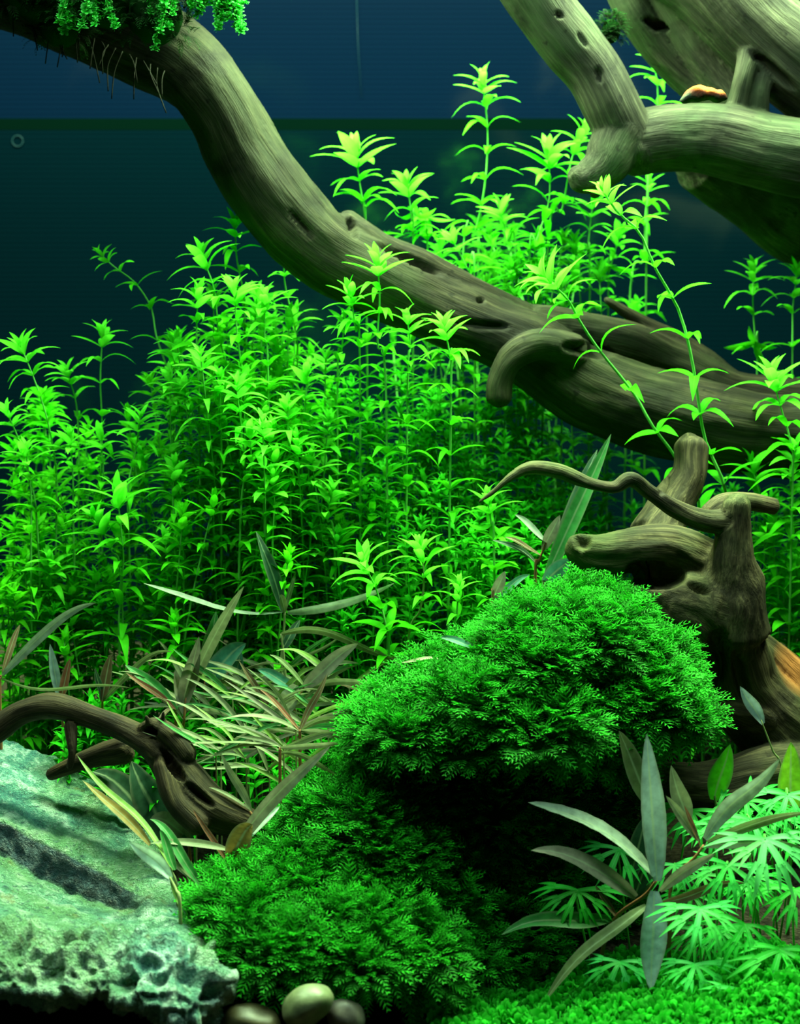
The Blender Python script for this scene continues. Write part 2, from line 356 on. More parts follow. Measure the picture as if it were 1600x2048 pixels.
# ------------------------------------------------------------------ the rock
def rock():
    cols = [  # px: back-top, step-top, step height, front-top, front-bottom, depth back/front
        (-110, 1470, 1600, 62, 1840, 1985, 2, -13), (0, 1480, 1640, 66, 1850, 1985, 2, -14), (60, 1492, 1672, 72, 1862, 1992, 1.5, -14),
        (130, 1530, 1705, 74, 1868, 1996, 1, -14.3), (200, 1565, 1742, 66, 1878, 1990, 0, -14.5), (255, 1605, 1780, 40, 1880, 2010, -1, -15),
        (300, 1665, 1800, 14, 1885, 2040, -3, -15.5), (345, 1740, 1825, 6, 1890, 2052, -5, -15.5), (385, 1830, 1862, 3, 1898, 2050, -8, -15.2),
        (425, 1888, 1900, 2, 1915, 2030, -10.5, -14.6), (446, 1930, 1940, 1, 1950, 1995, -12, -13.8)]
    rows = smooth_path(cols, 190); V = []; n = 0
    for r in rows:
        px, bt, st, sh, ft, fb, Yb, Yf = r
        Ys = Yb + (Yf - Yb) * .50
        g = [(bt, Yb), (bt + (st-bt) * .5, Yb + (Ys-Yb) * .5), (st - 4, Ys + .2), (st + sh*.15, Ys), (st + sh, Ys - .5), (st + sh + (ft-st-sh) * .5, (Ys+Yf) / 2),
             (ft - 6, Yf + .6), (ft + 8, Yf), ((ft+fb) / 2, Yf - 1.5), (fb - 8, Yf - 2.2), (fb, Yf - 1.0)]
        pts = [P(px, a, b) for a, b in g]
        last = pts[-1]; b0 = pts[0]
        pts += [Vector((last.x, (last.y + b0.y) / 2, last.z - .6)), Vector((b0.x, b0.y + .6, min(last.z, b0.z - 2.0))), Vector((b0.x, b0.y + .8, b0.z - 1.0))]
        # resample the closed section, keeping the edges crisp
        pts.append(pts[0]); L = []
        seg = [16, 16, 4, 8, 16, 16, 5, 16, 16, 6, 5, 4, 3, 3]
        for (a, b), k in zip(zip(pts, pts[1:]), seg):
            for i in range(k): L.append(a.lerp(b, i / k))
        n = len(L); V += [tuple(p) for p in L]
    m = len(rows); F = [(i*n+k, (i+1)*n+k, (i+1)*n+(k+1) % n, i*n+(k+1) % n) for i in range(m-1) for k in range(n)]
    F.append(tuple(range(n))); F.append(tuple(reversed(range((m-1)*n, m*n))))
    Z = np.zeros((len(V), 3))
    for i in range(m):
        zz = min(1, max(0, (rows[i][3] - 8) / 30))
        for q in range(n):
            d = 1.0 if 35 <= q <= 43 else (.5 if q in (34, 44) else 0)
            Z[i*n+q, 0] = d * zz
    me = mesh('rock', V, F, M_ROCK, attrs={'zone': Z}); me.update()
    X = np.array([v.co[:] for v in me.vertices]) / S; N = np.array([v.normal[:] for v in me.vertices])
    for i in range(len(X)):
        x = Vector(X[i]); q = i % n; front = 1.0 if (q > 74 and q < 122) else .22
        a = noise.fractal(x * .4, .9, 2.1, 6); r_ = noise.ridged_multi_fractal(x * .6, .9, 2.1, 4, 1.0, 2.0)
        v = noise.voronoi(x * .8)[0]; crack = min(1, (v[1] - v[0]) * 2.2)
        d = a * .34 * (.6 + front) + (r_ - 1.1) * .42 * front + (crack - .6) * .5 * front
        X[i] += N[i] * d
    me.vertices.foreach_set('co', (X * S).astype(np.float32).reshape(-1)); me.update()
    return props(obj('rock', me), 'large flat blue-green rock with a dark stepped ledge at bottom left', 'rock')
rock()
def pebble(px, py, Y, rx, ry, rz, rot, col, label, dent=False):
    nu, nv = 28, 18; V = []; F = []
    for j in range(nv + 1):
        for i in range(nu):
            a = 2*math.pi*i/nu; b = math.pi*j/nv
            v = Vector((math.cos(a)*math.sin(b), math.sin(a)*math.sin(b), math.cos(b)))
            k = 1 + .12 * noise.noise(v * 1.3 + Vector((px*.1, 0, 0))); 
            if dent: k *= 1 - .25 * max(0, v.dot(Vector((.5, -.6, -.6)).normalized())) ** 3
            V.append((v.x*rx*k, v.y*ry*k, v.z*rz*k))
    for j in range(nv):
        for i in range(nu): F.append((j*nu+i, (j+1)*nu+i, (j+1)*nu+(i+1) % nu, j*nu+(i+1) % nu))
    m_ = NT('pebble_stone'); c = m_.coord(); f = m_.noise(c, 1.2, 4); cc = m_.ramp(f, [(.3, tuple(x*.6 for x in col)), (.7, tuple(min(1, x*1.3) for x in col))])
    mt = m_.done(m_.bsdf(cc, .45, .4, f, .3, .001))
    o = obj('pebble', mesh('pebble', V, F, mt)); p = P(px, py, Y); o.location = p * S; o.rotation_euler = (0, math.radians(rot), 0)
    return props(o, label, 'pebble')
pebble(615, 2012, -16.5, 1.15, 1.0, .85, -22, (.14, .16, .08), 'rounded olive pebble poking out beneath the lower moss', True)
pebble(692, 2032, -15.6, .85, .8, .7, 25, (.14, .12, .10), 'greyish brown pebble against the right side of the olive pebble')
pebble(505, 2045, -16, 1.3, 1.0, .75, 10, (.06, .05, .02), 'dark brown pebble between the grey rock and the olive pebble')
# chip lying on the limb
def chip():
    V, F = [], []; p = P(1408, 190, 2.6)
    path = [Vector((-1.15, 0, -.32)), Vector((-.75, 0, -.05)), Vector((-.3, 0, .12)), Vector((.3, 0, .1)), Vector((.8, 0, -.02)), Vector((1.15, 0, -.2))]
    path = [Vector(r) for r in smooth_path([tuple(v) for v in path], 26)]
    tube(path, [.08 + .30 * math.sin(math.pi * min(1, (i + 1) / 26)) ** .6 for i in range(26)], 14, V, F)
    V = [(x, y * 1.2, z + .16 * noise.noise(Vector((x*2.3, y*3, z*2)))) for x, y, z in V]
    k = NT('orange_chip'); c = k.coord(); sp = k.n('ShaderNodeSeparateXYZ'); k.l(c, sp.inputs[0])
    f = k.noise(c, 1.6, 3); ad = k.n('ShaderNodeMath', operation='ADD'); k.l(sp.outputs[2], ad.inputs[0]); k.l(f, ad.inputs[1])
    col = k.ramp(ad.outputs[0], [(.35, (.05, .06, .04)), (.62, (.16, .035, .02)), (.85, (.50, .10, .01))])
    o = obj('bark_chip', mesh('bark_chip', V, F, k.done(k.bsdf(col, .7, .1, f, .6, .002)))); o.location = (p + Vector((0, 0, -.05))) * S
    props(o, 'small reddish bark chip with an orange top lying on the pale limb', 'bark chip')
chip()

# ------------------------------------------------------------------ leaf shapes
def leaf_mesh(name, arch, droop, width, mat, n=7, fold=.25, twist=0, base_w=.18):
    """unit-length leaf along +X, arching up (+Z) then down; u across, t along in attribute lt"""
    V, A, F = [], [], []
    for i in range(n + 1):
        t = i / n; x = t * (1 - .12 * arch); z = arch * (1.7 * t - 1.9 * t * t * droop) * .55
        wd = width * (math.sin(math.pi * t ** .8) ** .75 * (1 - base_w) + base_w * (1 - t)) if t < 1 else .004
        for u in (-1, 0, 1):
            V.append((x, u * wd * .5 + twist * t * t, z + fold * abs(u) * wd * .5)); A.append((u, t, 0))
    for i in range(n):
        for k in range(2): F.append((i*3+k, i*3+k+1, (i+1)*3+k+1, (i+1)*3+k))
    return np.array(V), F, np.array(A)
LV = [leaf_mesh('leaf', a, d, w_, None, twist=tw) for a, d, w_, tw in ((.6, 1.0, .25, .05), (.8, 1.15, .23, -.06), (.45, .95, .28, .1), (.7, 1.3, .24, -.1), (.3, .7, .30, 0))]
LEAF = [mesh('leaf', V * 1, F, M_LEAF, attrs={'lt': A}) for V, F, A in LV]     # 1 cm long
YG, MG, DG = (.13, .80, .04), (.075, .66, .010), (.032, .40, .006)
def mixc(a, b, t): return tuple(x * (1 - t) + y * t for x, y in zip(a, b))

def stem_nodes(pts, sp_top, sp_low):
    """walk from the tip down; yields (pos, tangent, distance from tip)"""
    d = 0; out = []; nxt = 0.0; k = 0
    for a, b in zip(pts, pts[1:]):
        L = (b - a).length; t = (a - b).normalized()
        while nxt <= d + L and L > 0:
            out.append((a.lerp(b, (nxt - d) / L), t, nxt)); k += 1
            nxt += sp_top[k] if k < len(sp_top) else sp_low * random.uniform(.85, 1.15)
        d += L
    return out
def whorls(nodes, ll, crown=1.0, every=1.0):
    """leaf placements: (pos, x, y, z axes, scale, variant, colour)"""
    res = []; ph = random.uniform(0, 3.1)
    for i, (p, t, d) in enumerate(nodes):
        ax = (t + Vector((random.uniform(-.22, .22), random.uniform(-.22, .22), .35))).normalized()
        e1 = ax.cross(Vector((0, 1, 0)));  e1.normalize(); e2 = ax.cross(e1)
        top = i < 3
        nl = 4 if top else (3 if random.random() < .45 else 4 if random.random() < .35 else 2)
        ph += math.pi / 2 + random.uniform(-.35, .35) if nl != 3 else random.uniform(.8, 1.4)
        for k in range(nl):
            a = ph + 2 * math.pi * k / nl + random.uniform(-.25, .25)
            el = (math.radians(52), math.radians(27), math.radians(12))[i] + random.uniform(-.15, .2) if top else math.radians(random.uniform(-2, 22))
            r = e1 * math.cos(a) + e2 * math.sin(a)
            x = r * math.cos(el) + ax * math.sin(el)
            X, Yx, Z = frame(x, ax)
            s = ll * ((.62, .85, 1.0)[i] * crown if top else random.uniform(.82, 1.12)) * (1 if i else .9)
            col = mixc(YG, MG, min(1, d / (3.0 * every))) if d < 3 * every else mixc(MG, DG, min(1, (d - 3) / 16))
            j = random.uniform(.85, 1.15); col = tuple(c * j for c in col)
            res.append((p, X, Yx, Z, s, random.choice((0, 1, 2, 3)) if not top else random.choice((2, 4, 0)), col))
    return res
def join_leaves(pl, attr_rand=False):
    VV, FF, AA = [], [], []; b = 0
    for p, X, Yx, Z, s, v, col in pl:
        V, F, A = LV[v]; R = np.array([X, Yx, Z]); VV.append(V * s @ R + np.array(p)); FF += [tuple(i + b for i in f) for f in F]; AA.append(A); b += len(V)
    return np.vstack(VV), FF, np.vstack(AA)

def stem_plant(path, Y, label, ll=1.6, sp=1.6, crown=1.0, to_ground=True, Yb=None, stemmat=None, group=None, r=.055, maxn=40, name='stem_plant'):
    """path: pixels from tip downwards; every leaf its own part"""
    n = len(path); ll *= 1.18
    Y += 5; Yb = None if Yb is None else Yb
    Yb = Y if Yb is None else Yb
    pts = [P(a + (random.uniform(-7, 7) if 0 < i else 0), b, Y + (Yb - Y) * i / max(1, n - 1) + (random.uniform(-.4, .4) if i else 0)) for i, (a, b) in enumerate(path)]
    last = pts[-1]; g = ground(last.x, last.y)
    if to_ground and last.z > g + .5:
        dirx = (pts[-1].x - pts[-2].x) * .3 if n > 1 else 0
        pts.append(Vector((last.x + dirx + random.uniform(-.3, .3), last.y, g - .2)))
    pth = [Vector(q) for q in smooth_path([tuple(p) for p in pts], 26)]
    base = pth[-1]; root = empty(name, base); props(root, label, 'aquatic plant', group)
    rel = [p - base for p in pth]
    V, F = tube(rel, [r * (.7 + .5 * i / 25) for i in range(26)], 6)
    obj('stem', mesh('stem', V, F, stemmat or M_STEM), root)
    nodes = stem_nodes(rel, (0, .3, .45, .8, 1.2), sp)[:maxn]
    nodes = [q for q in nodes if q[0].z > .8]
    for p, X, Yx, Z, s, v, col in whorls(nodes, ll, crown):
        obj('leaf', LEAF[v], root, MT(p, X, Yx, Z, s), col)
    return root

# ------------------------------------------------------------------ stems the photo shows one by one
L_ = 'bright green stem plant '
PL = [
 # left of the branch
 ([(45,700),(75,770),(95,850),(112,950),(118,1100),(115,1250)], 3, 'wide-crowned light green stem plant at the left edge, its crown highest there', dict(ll=1.7, crown=1.15)),
 ([(135,745),(150,810),(160,900),(155,1050)], 6, 'slender green stem plant between the two taller crowns at far left', {}),
 ([(205,668),(207,760),(206,860),(205,1000),(200,1150)], 5, 'straight upright green stem plant with evenly spaced leaf pairs, left thicket', dict(sp=1.7)),
 ([(200,508),(235,535),(268,565),(300,615),(318,675),(345,760),(360,860)], 6, 'arching stem plant leaning left, its small curled tip alone against the blue', dict(ll=1.35, sp=1.75, crown=.7)),
 ([(15,828),(35,880),(60,960),(70,1080)], 2, 'green stem plant cut by the left edge, just below the highest left crown', {}),
 ([(52,905),(58,1000),(62,1120)], 1, 'short green stem plant low against the left edge of the tank', {}),
 ([(280,838),(270,900),(262,980),(255,1100)], 3, 'green stem plant with pale folded tip, standing before the straight upright one', {}),
 ([(200,872),(204,950),(200,1080)], 4, 'green stem plant with flat bushy tip, halfway down the left thicket', {}),
 ([(140,880),(148,960),(150,1100)], 2.5, 'small-crowned green stem plant just left of the flat bushy tip', {}),
 ([(405,515),(425,580),(440,660),(450,760),(450,900)], 4, 'very bright yellow-green stem crown at the upper left of the tallest bush', dict(ll=1.75, crown=1.2, sp=1.15)),
 ([(470,448),(478,520),(485,600),(490,720)], 7, 'topmost stem crown of the bush, touching the underside of the sloping branch', dict(ll=1.6, crown=1.1, sp=1.15)),
 ([(470,585),(475,660),(482,760),(480,900)], 2.5, 'dense yellow-green stem crown in the middle of the tallest bush', dict(ll=1.75, crown=1.2, sp=1.1)),
 ([(530,600),(530,680),(535,780)], 3.5, 'dense yellow-green stem crown at the right side of the tallest bush', dict(ll=1.6, crown=1.15, sp=1.15)),
 ([(395,590),(400,680),(400,800)], 3, 'leafy yellow-green stem crown at the left side of the tallest bush', dict(ll=1.6, crown=1.1, sp=1.15)),
 ([(345,690),(352,780),(350,880)], 5, 'green stem plant at the foot of the arching stem, left of the tallest bush', {}),
 ([(568,500),(575,570),(590,680),(600,800)], 9, 'thin bare-looking stem plant rising just behind the sloping branch underside', dict(ll=1.1, sp=2.4, crown=.6)),
 ([(615,742),(612,820),(610,900)], 3, 'pale-tipped green stem plant right of the tallest bush', {}),
 ([(500,868),(495,940),(480,1020)], 0, 'front green stem plant with upright pale tip below the tallest bush', dict(ll=1.6)),
 ([(575,812),(578,880),(585,960)], 1.5, 'green stem plant with a pale starry tip below the right side of the tallest bush', {}),
 ([(350,935),(352,1000),(350,1100)], 2, 'green stem plant with a small pale tip above the big front crown', {}),
 ([(440,760),(445,840),(445,950)], 1.5, 'fresh green stem plant low in the centre of the tallest bush', {}),
 ([(545,960),(548,1020),(550,1090)], 0, 'mid green stem plant low in the thicket above the star-shaped mauve plant', {}),
 ([(665,985),(660,1040),(668,1100)], 1, 'green stem plant with a bright forked tip in the shaded centre', {}),
 ([(235,990),(245,1060),(240,1120),(236,1200),(235,1270)], 0, 'large wide-leaved light green plant in front of the left thicket, big double crown', dict(ll=2.0, crown=1.15, sp=1.5)),
 ([(195,1045),(225,1100),(240,1170)], 0, 'pale side crown leaning out left of the big front plant', dict(ll=1.9, crown=1.1)),
 ([(100,1125),(105,1200),(105,1270)], 1, 'short green stem plant beside the big front plant, near the left edge', {}),
 ([(20,1190),(28,1260)], 1, 'short green stem plant low in the left corner, above the long grey-green leaf', {}),
 ([(330,1080),(335,1150),(335,1230)], 1, 'short green stem plant just right of the big front plant', {}),
 # in front of and below the branch, centre
 ([(755,525),(757,600),(762,690),(770,800)], 2, 'bright pale-topped stem plant crossing in front of the middle of the branch', dict(ll=1.75, crown=1.15, sp=1.3)),
 ([(700,585),(712,660),(722,740)], 2.5, 'green stem plant at the lower edge of the branch, left of the pale-topped one', dict(sp=1.3)),
 ([(690,640),(680,700),(668,790)], 5, 'green stem plant emerging from the shade right under the branch', dict(sp=1.3)),
 ([(815,640),(815,700),(820,800)], 2.5, 'green stem plant between the two pale crowns before the branch', {}),
 ([(888,655),(898,710),(905,790)], 1, 'white-tipped stem crown before the dark knot of the branch', dict(ll=1.7, crown=1.1)),
 ([(840,1098),(845,1150),(835,1220),(820,1300)], -3, 'small-crowned green plant on a long brownish stem in the centre', dict(ll=1.7, stemmat=M_OLIVESTEM)),
 ([(725,1125),(748,1180),(768,1250),(775,1310)], -3.5, 'green plant with one broad upright leaf, left of the brownish stem', dict(ll=1.8, crown=1.1)),
 ([(918,1175),(920,1230),(915,1290)], -3, 'green leafy tuft just right of the brownish stem', dict(ll=1.5)),
 ([(975,1000),(978,1050),(985,1110)], -1, 'green tuft growing at the drooping tip of the crooked twig', dict(ll=1.7)),
 # behind the branch
 ([(712,310),(725,370),(733,430),(735,520)], 11, 'large pale star crown above the middle of the sloping branch', dict(ll=2.1, crown=1.3, sp=1.8)),
 ([(815,370),(822,440),(828,520)], 12, 'bright stem crown right of the large pale star crown', dict(ll=1.7, crown=1.15)),
 ([(965,162),(975,240),(970,300),(962,380),(945,460),(930,540)], 14, 'tallest stem plant, a lone tower of leaf pairs against the blue pane', dict(ll=2.0, sp=1.75, crown=1.0)),
 ([(1000,420),(1012,480),(1030,560)], 12, 'light green stem plant below and right of the lone tower', dict(ll=1.6, crown=1.1)),
 ([(1098,312),(1092,400),(1078,480),(1060,570)], 12, 'dense bright crown just left of the pale forked driftwood stub', dict(ll=2.0, crown=1.3, sp=1.3)),
 ([(1168,265),(1150,320),(1120,420),(1100,520)], 14, 'green shoot half hidden behind the pale forked driftwood stub', dict(ll=1.7)),
 ([(848,452),(852,520)], 13, 'leafy green crown right behind the upper edge of the sloping branch', {}),
 ([(905,480),(930,540),(950,590)], 11, 'pale-tipped green plant resting against the back of the branch', {}),
 ([(1075,478),(1070,540),(1068,600)], 13, 'bushy green stem plant under the dense bright crown', {}),
 ([(1185,410),(1180,500),(1178,580)], 15, 'green stem plant just below the tip of the forked driftwood stub', {}),
 ([(1240,470),(1225,540),(1215,600)], 16, 'thin green stem plant behind the leaning twin-leaved stem', {}),
 ([(1300,360),(1290,430),(1280,520),(1260,620)], 18, 'thin dim green stem plant rising under the pale horizontal limb', dict(ll=1.5, sp=2.0, crown=.8)),
 ([(1150,540),(1140,590),(1130,640)], 14, 'small green starry plant behind the branch knot', {}),
 ([(1308,120),(1312,200),(1305,330),(1300,440)], 16, 'broad-leaved green shoot seen in the gap between the two pale limbs', dict(ll=1.9, sp=3.2, crown=.8)),
 # in front of the branch, right
 ([(1208,385),(1240,425),(1275,465),(1310,535),(1352,620),(1384,712),(1402,800),(1415,880),(1440,960),(1462,1040),(1470,1120)], 0.5, 'long leaning stem plant with broad leaf pairs crossing the right half of the branch', dict(ll=1.95, sp=2.1, crown=.8, r=.08, Yb=8.6)),
 ([(1095,560),(1130,600),(1160,640),(1205,700),(1262,785),(1310,850),(1345,910),(1380,980),(1400,1080)], 0.5, 'leaning stem with a big whitish crown at the branch knot and bare lower stalk', dict(ll=1.95, sp=2.5, crown=1.25, r=.08, Yb=8.6)),
 ([(1508,540),(1512,600),(1513,680),(1515,740)], 13, 'upright green stem plant alone before the dark pane at right', dict(ll=1.75, sp=1.75)),
 ([(1595,545),(1590,620),(1585,720)], 12, 'green stem plant cut by the right edge, beside the lone upright one', dict(ll=1.75, sp=1.8)),
 ([(1545,758),(1560,820),(1580,890),(1590,970)], 3.5, 'large light green crown at the right edge before the branch end', dict(ll=2.1, crown=1.25, sp=1.6)),
 ([(1592,900),(1588,960),(1590,1040)], 4, 'light green stem plant at the right edge, below the large light crown', dict(ll=1.8)),
 ([(1505,938),(1515,990),(1522,1050)], 5, 'pale flat crown just above the horn of the stump', dict(ll=1.9, crown=1.2)),
 ([(1545,1060),(1552,1120),(1556,1200)], 5, 'whitish stem crown to the right of the stump horn', dict(ll=1.8, crown=1.15)),
 ([(1592,1130),(1590,1200),(1590,1270)], 5, 'green stem plant at the right edge, level with the shoulder of the stump', dict(ll=1.8)),
 ([(1500,1155),(1510,1210),(1520,1280)], 5, 'small pale-tipped sprig against the right flank of the stump', dict(ll=1.3)),
]
for path, Y, label, kw in PL:
    stem_plant(path, Y, label, **kw)

# ------------------------------------------------------------------ crowded stems: shared meshes by height
FILL = {}; NODEV = {}
def fill_variant(H, fine):
    key = (H, fine, random.randrange(2))
    if key in FILL: return FILL[key]
    n = 12; bend = random.uniform(-1, 1)
    pts = [Vector((bend * math.sin(i / n * 2.6) * .11 * H, .3 * math.sin(i / n * 3), H * (1 - i / n))) for i in range(n + 1)]
    V, F = tube(pts, [.04 + .03 * i / n for i in range(n + 1)], 5); st = mesh('stem', V, F, M_STEM)
    nodes = stem_nodes(pts, (0, .3, .45, .8, 1.0), 1.0 if fine else 1.35); nodes = [q for q in nodes if q[0].z > .6]
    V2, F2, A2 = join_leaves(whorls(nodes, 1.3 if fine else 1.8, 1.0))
    FILL[key] = (st, mesh('foliage', V2, F2, M_LEAF, attrs={'lt': A2}))
    NODEV[id(FILL[key][1])] = [(np.array(V), F, np.tile((.5, .5, 0), (len(V), 1))), (V2, F2, A2)]; return FILL[key]
def lab_left(px):
    if px < 170: return 'leafy green stem plant packed into the far left end of the thicket', 'stems packed at the far left'
    if px < 370: return 'leafy green stem plant packed between the big front plant and the tallest bush', 'stems packed left of the tallest bush'
    if px < 560: return 'leafy green stem plant packed low beneath the tallest bush', 'stems packed beneath the tallest bush'
    return 'leafy green stem plant packed right of the tallest bush, under the sloping branch', 'stems packed right of the tallest bush'
def lab_back(px):
    if px < 950: return 'green stem plant crowded behind the branch, between the pale star crown and the lone tower', 'stems behind the branch, left of the tower'
    return 'green stem plant crowded behind the branch, between the lone tower and the forked driftwood', 'stems behind the branch, right of the tower'
labels = {'stems packed in the left thicket': lab_left, 'stems crowded behind the branch': lab_back}
THICK = dict(V=[], F=[], A=[], n=0)
def fill(n, xr, topf, depth, Yr, label, group, fine=False, col=MG, rnd=1.0, joined=False):
    for _ in range(n):
        px = random.uniform(*xr); sub = group
        if callable(labels.get(group)): label, sub = labels[group](px)
        t = random.random() ** rnd; py = topf(px) + depth * t
        Y = Yr[0] + (Yr[1] - Yr[0]) * t + random.uniform(-1.5, 1.5)
        tip = P(px, py, Y); g = ground(tip.x, tip.y); h = tip.z - g
        if h < 2: continue
        H = max(4, round(h / 2) * 2); st, fo = fill_variant(H, fine); s = h / H
        if joined:
            nd = NODEV[id(fo)]; a = random.uniform(0, 6.28); ca, sa = math.cos(a), math.sin(a)
            for V_, F_, k_ in nd:
                W = V_ @ np.array(((ca, sa, 0), (-sa, ca, 0), (0, 0, s))) + np.array((tip.x, tip.y, g))
                THICK['V'].append(W); THICK['F'] += [tuple(i + THICK['n'] for i in f) for f in F_]
                THICK['A'].append(k_); THICK['n'] += len(W)
            continue
        root = empty('stem_plant', (tip.x, tip.y, g)); root.rotation_euler = (random.uniform(-.12, .12), random.uniform(-.14, .14), random.uniform(0, 6.28)); root.scale = (1, 1, s)
        props(root, label, 'aquatic plant', sub)
        obj('stem', st, root); f = obj('foliage', fo, root, color=tuple(c * random.uniform(.8, 1.15) for c in col)); f['kind'] = 'stuff'
def interp(tab): return lambda x: float(np.interp(x, [a for a, b in tab], [b for a, b in tab]))
top_left = interp([(-40, 760), (50, 800), (150, 860), (250, 860), (330, 800), (380, 640), (450, 560), (530, 640), (620, 760), (700, 720), (800, 720), (900, 740), (980, 800), (1100, 870), (1200, 960)])
fill(95, (-30, 700), top_left, 430, (17, 5), 'leafy green stem plant packed inside the thicket under the sloping branch', 'stems packed in the left thicket', col=MG)
fill(42, (330, 640), interp([(330, 720), (420, 600), (470, 560), (550, 640), (640, 730)]), 260, (13, 6), 'bright green stem packed inside the tallest bush left of centre', 'stems packed in the tallest bush', col=(.12, .78, .035))
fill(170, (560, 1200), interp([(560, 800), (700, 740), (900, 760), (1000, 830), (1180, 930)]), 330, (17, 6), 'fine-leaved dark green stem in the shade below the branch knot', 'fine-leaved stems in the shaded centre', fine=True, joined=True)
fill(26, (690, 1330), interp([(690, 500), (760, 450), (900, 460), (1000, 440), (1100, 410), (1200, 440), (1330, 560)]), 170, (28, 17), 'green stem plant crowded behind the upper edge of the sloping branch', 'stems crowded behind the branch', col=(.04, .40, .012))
fill(36, (1480, 1640), interp([(1480, 1130), (1560, 930), (1640, 900)]), 330, (18, 10), 'green stem plant crowded in the thicket right of the stump', 'stems crowded right of the stump', col=(.05, .6, .025))
fill(26, (1090, 1480), interp([(1090, 900), (1250, 960), (1480, 960)]), 160, (24, 13), '', '', fine=True, joined=True)
fill(90, (120, 760), lambda x: 1390, 190, (4, -1.5), '', '', fine=True, joined=True)
fill(70, (-40, 1000), lambda x: 1080, 170, (11, 5), '', '', fine=True, joined=True)
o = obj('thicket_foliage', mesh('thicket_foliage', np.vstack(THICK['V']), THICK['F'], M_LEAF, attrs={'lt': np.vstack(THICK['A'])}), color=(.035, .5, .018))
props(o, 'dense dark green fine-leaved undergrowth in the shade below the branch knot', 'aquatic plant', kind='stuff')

# ------------------------------------------------------------------ long narrow leaves
COLS = dict(pale=(.25, .28, .15), olive=(.14, .19, .07), mauve=(.28, .26, .19), brown=(.16, .10, .05), red=(.26, .09, .05), teal=(.06, .24, .17),
            grey=(.26, .33, .26), green=(.04, .24, .05), dark=(.03, .09, .05), yg=(.22, .40, .07), bright=(.12, .72, .02), white=(.75, .95, .80), lime=(.30, .66, .03), rust=(.30, .20, .05), blue=(.27, .37, .39))
def long_leaf(parent, org, b, t, wpx, arch=.12, roll=0.0, col='olive', mat=None, tipw=.02, n=16):
    B = P(*b); T = P(*t); d = T - B; L = d.length
    face = Vector((0, -1, .45)).normalized(); side0 = d.cross(face).normalized(); upv = side0.cross(d).normalized()
    if upv.z < 0: upv = -upv
    wid = wpx * PX((b[2] + t[2]) / 2); V, A, F = [], [], []
    bul = Vector((0, 0, 1)) * arch * L
    wob = random.uniform(-.03, .03) * L
    for i in range(n + 1):
        s = i / n; p = B.lerp(T, s) + bul * 4 * s * (1 - s) + Vector((0, wob, wob)) * math.sin(s * 6)
        tg = (d + bul * 4 * (1 - 2 * s)).normalized()
        f = face - tg * face.dot(tg); f.normalize(); f = Matrix.Rotation(roll + .25 * math.sin(s * 3 + L), 3, tg) @ f
        sd = tg.cross(f)
        wd = wid * max(.05 if s < 1 else tipw, math.sin(math.pi * min(1, .04 + .96 * s) ** .85) ** .7)
        for u in (-1, -.5, 0, .5, 1):
            rip = .02 * wid * math.sin(s * 40 + u * 3)
            V.append(tuple(p + sd * (u * wd * .5) + f * ((.16 * abs(u) * wd) + rip) - org)); A.append((u, s, 0))
    for i in range(n):
        for k in range(4): F.append((i*5+k, i*5+k+1, (i+1)*5+k+1, (i+1)*5+k))
    c = COLS[col]; j = random.uniform(.9, 1.1)
    return obj('leaf', mesh('leaf', V, F, mat or M_LONG, attrs={'lt': A}), parent, color=tuple(x * j for x in c))
def narrow_plant(label, stem, leaves, stemmat=None, r=.09, cat='aquatic plant', group=None, name='narrow_leaf_plant'):
    """stem: pixel path from top to base (last point goes on to the soil); leaves: (bx,by,bY, tx,ty,tY, w, arch, roll, colour)"""
    dY = 4 if (stem[0][1] < 1450 and stem[0][0] < 800) else 0
    pts = [P(a, b, y + dY) for a, b, y in stem]; last = pts[-1]; g = ground(last.x, last.y)
    if last.z > g: pts.append(Vector((last.x, last.y + .3, g - .2)))
    org = pts[-1].copy(); root = empty(name, org); props(root, label, cat, group)
    pp = smooth_path([tuple(p) for p in pts], 18); V, F = tube([Vector(q) - org for q in pp], [r * (.6 + .5 * i / 17) for i in range(18)], 7)
    obj('stem', mesh('stem', V, F, stemmat or M_REDSTEM), root)
    for lf in leaves:
        long_leaf(root, org, (lf[0], lf[1], lf[2] + dY), (lf[3], lf[4], lf[5] + dY), *lf[6:])
    return root
NP = narrow_plant
NP('long grey-green leaf arching up from the left edge above the root', [(2,1350,-3),(0,1400,-3)],
   [(5,1350,-3, 192,1207,-2, 21,.10,.5,'grey'), (5,1345,-3, 40,1250,-2, 14,.05,.6,'brown'), (0,1355,-3, 262,1378,-4, 11,-.03,.9,'olive')])
NP('pale folded upright leaf pair with a white midrib behind the left root', [(372,1395,-3),(368,1440,-3),(366,1480,-2.5)],
   [(372,1400,-3, 488,1172,-4, 26,.06,.35,'pale'), (362,1425,-3, 398,1272,-3.5, 34,.0,.4,'mauve'), (368,1430,-3, 350,1340,-3, 22,.02,.4,'mauve'), (368,1440,-3, 300,1400,-4, 12,.2,.7,'olive'), (370,1440,-3, 470,1440,-5, 12,.14,.8,'pale')])
NP('star-shaped narrow-leaved plant with long thin grey leaves reaching sideways', [(570,1222,-1),(566,1290,-1),(562,1350,-1)],
   [(565,1225,-1, 287,1168,-2.5, 22,-.06,.75,'grey'), (575,1225,-1, 790,1165,-1.5, 22,-.05,.75,'grey'), (566,1222,-1, 512,1062,-.5, 28,.06,.5,'dark'), (570,1222,-1, 592,1140,-.5, 10,.02,.4,'olive'), (570,1225,-1, 560,1190,-2, 16,.1,.3,'olive')], M_OLIVESTEM)
NP('long thin leaf pair bending right below the star-shaped plant', [(562,1268,-2),(568,1320,-2),(572,1400,-2)],
   [(562,1268,-2, 805,1322,-3, 20,.08,.7,'olive'), (564,1300,-2, 600,1240,-1.5, 20,.03,.3,'dark')], M_OLIVESTEM)
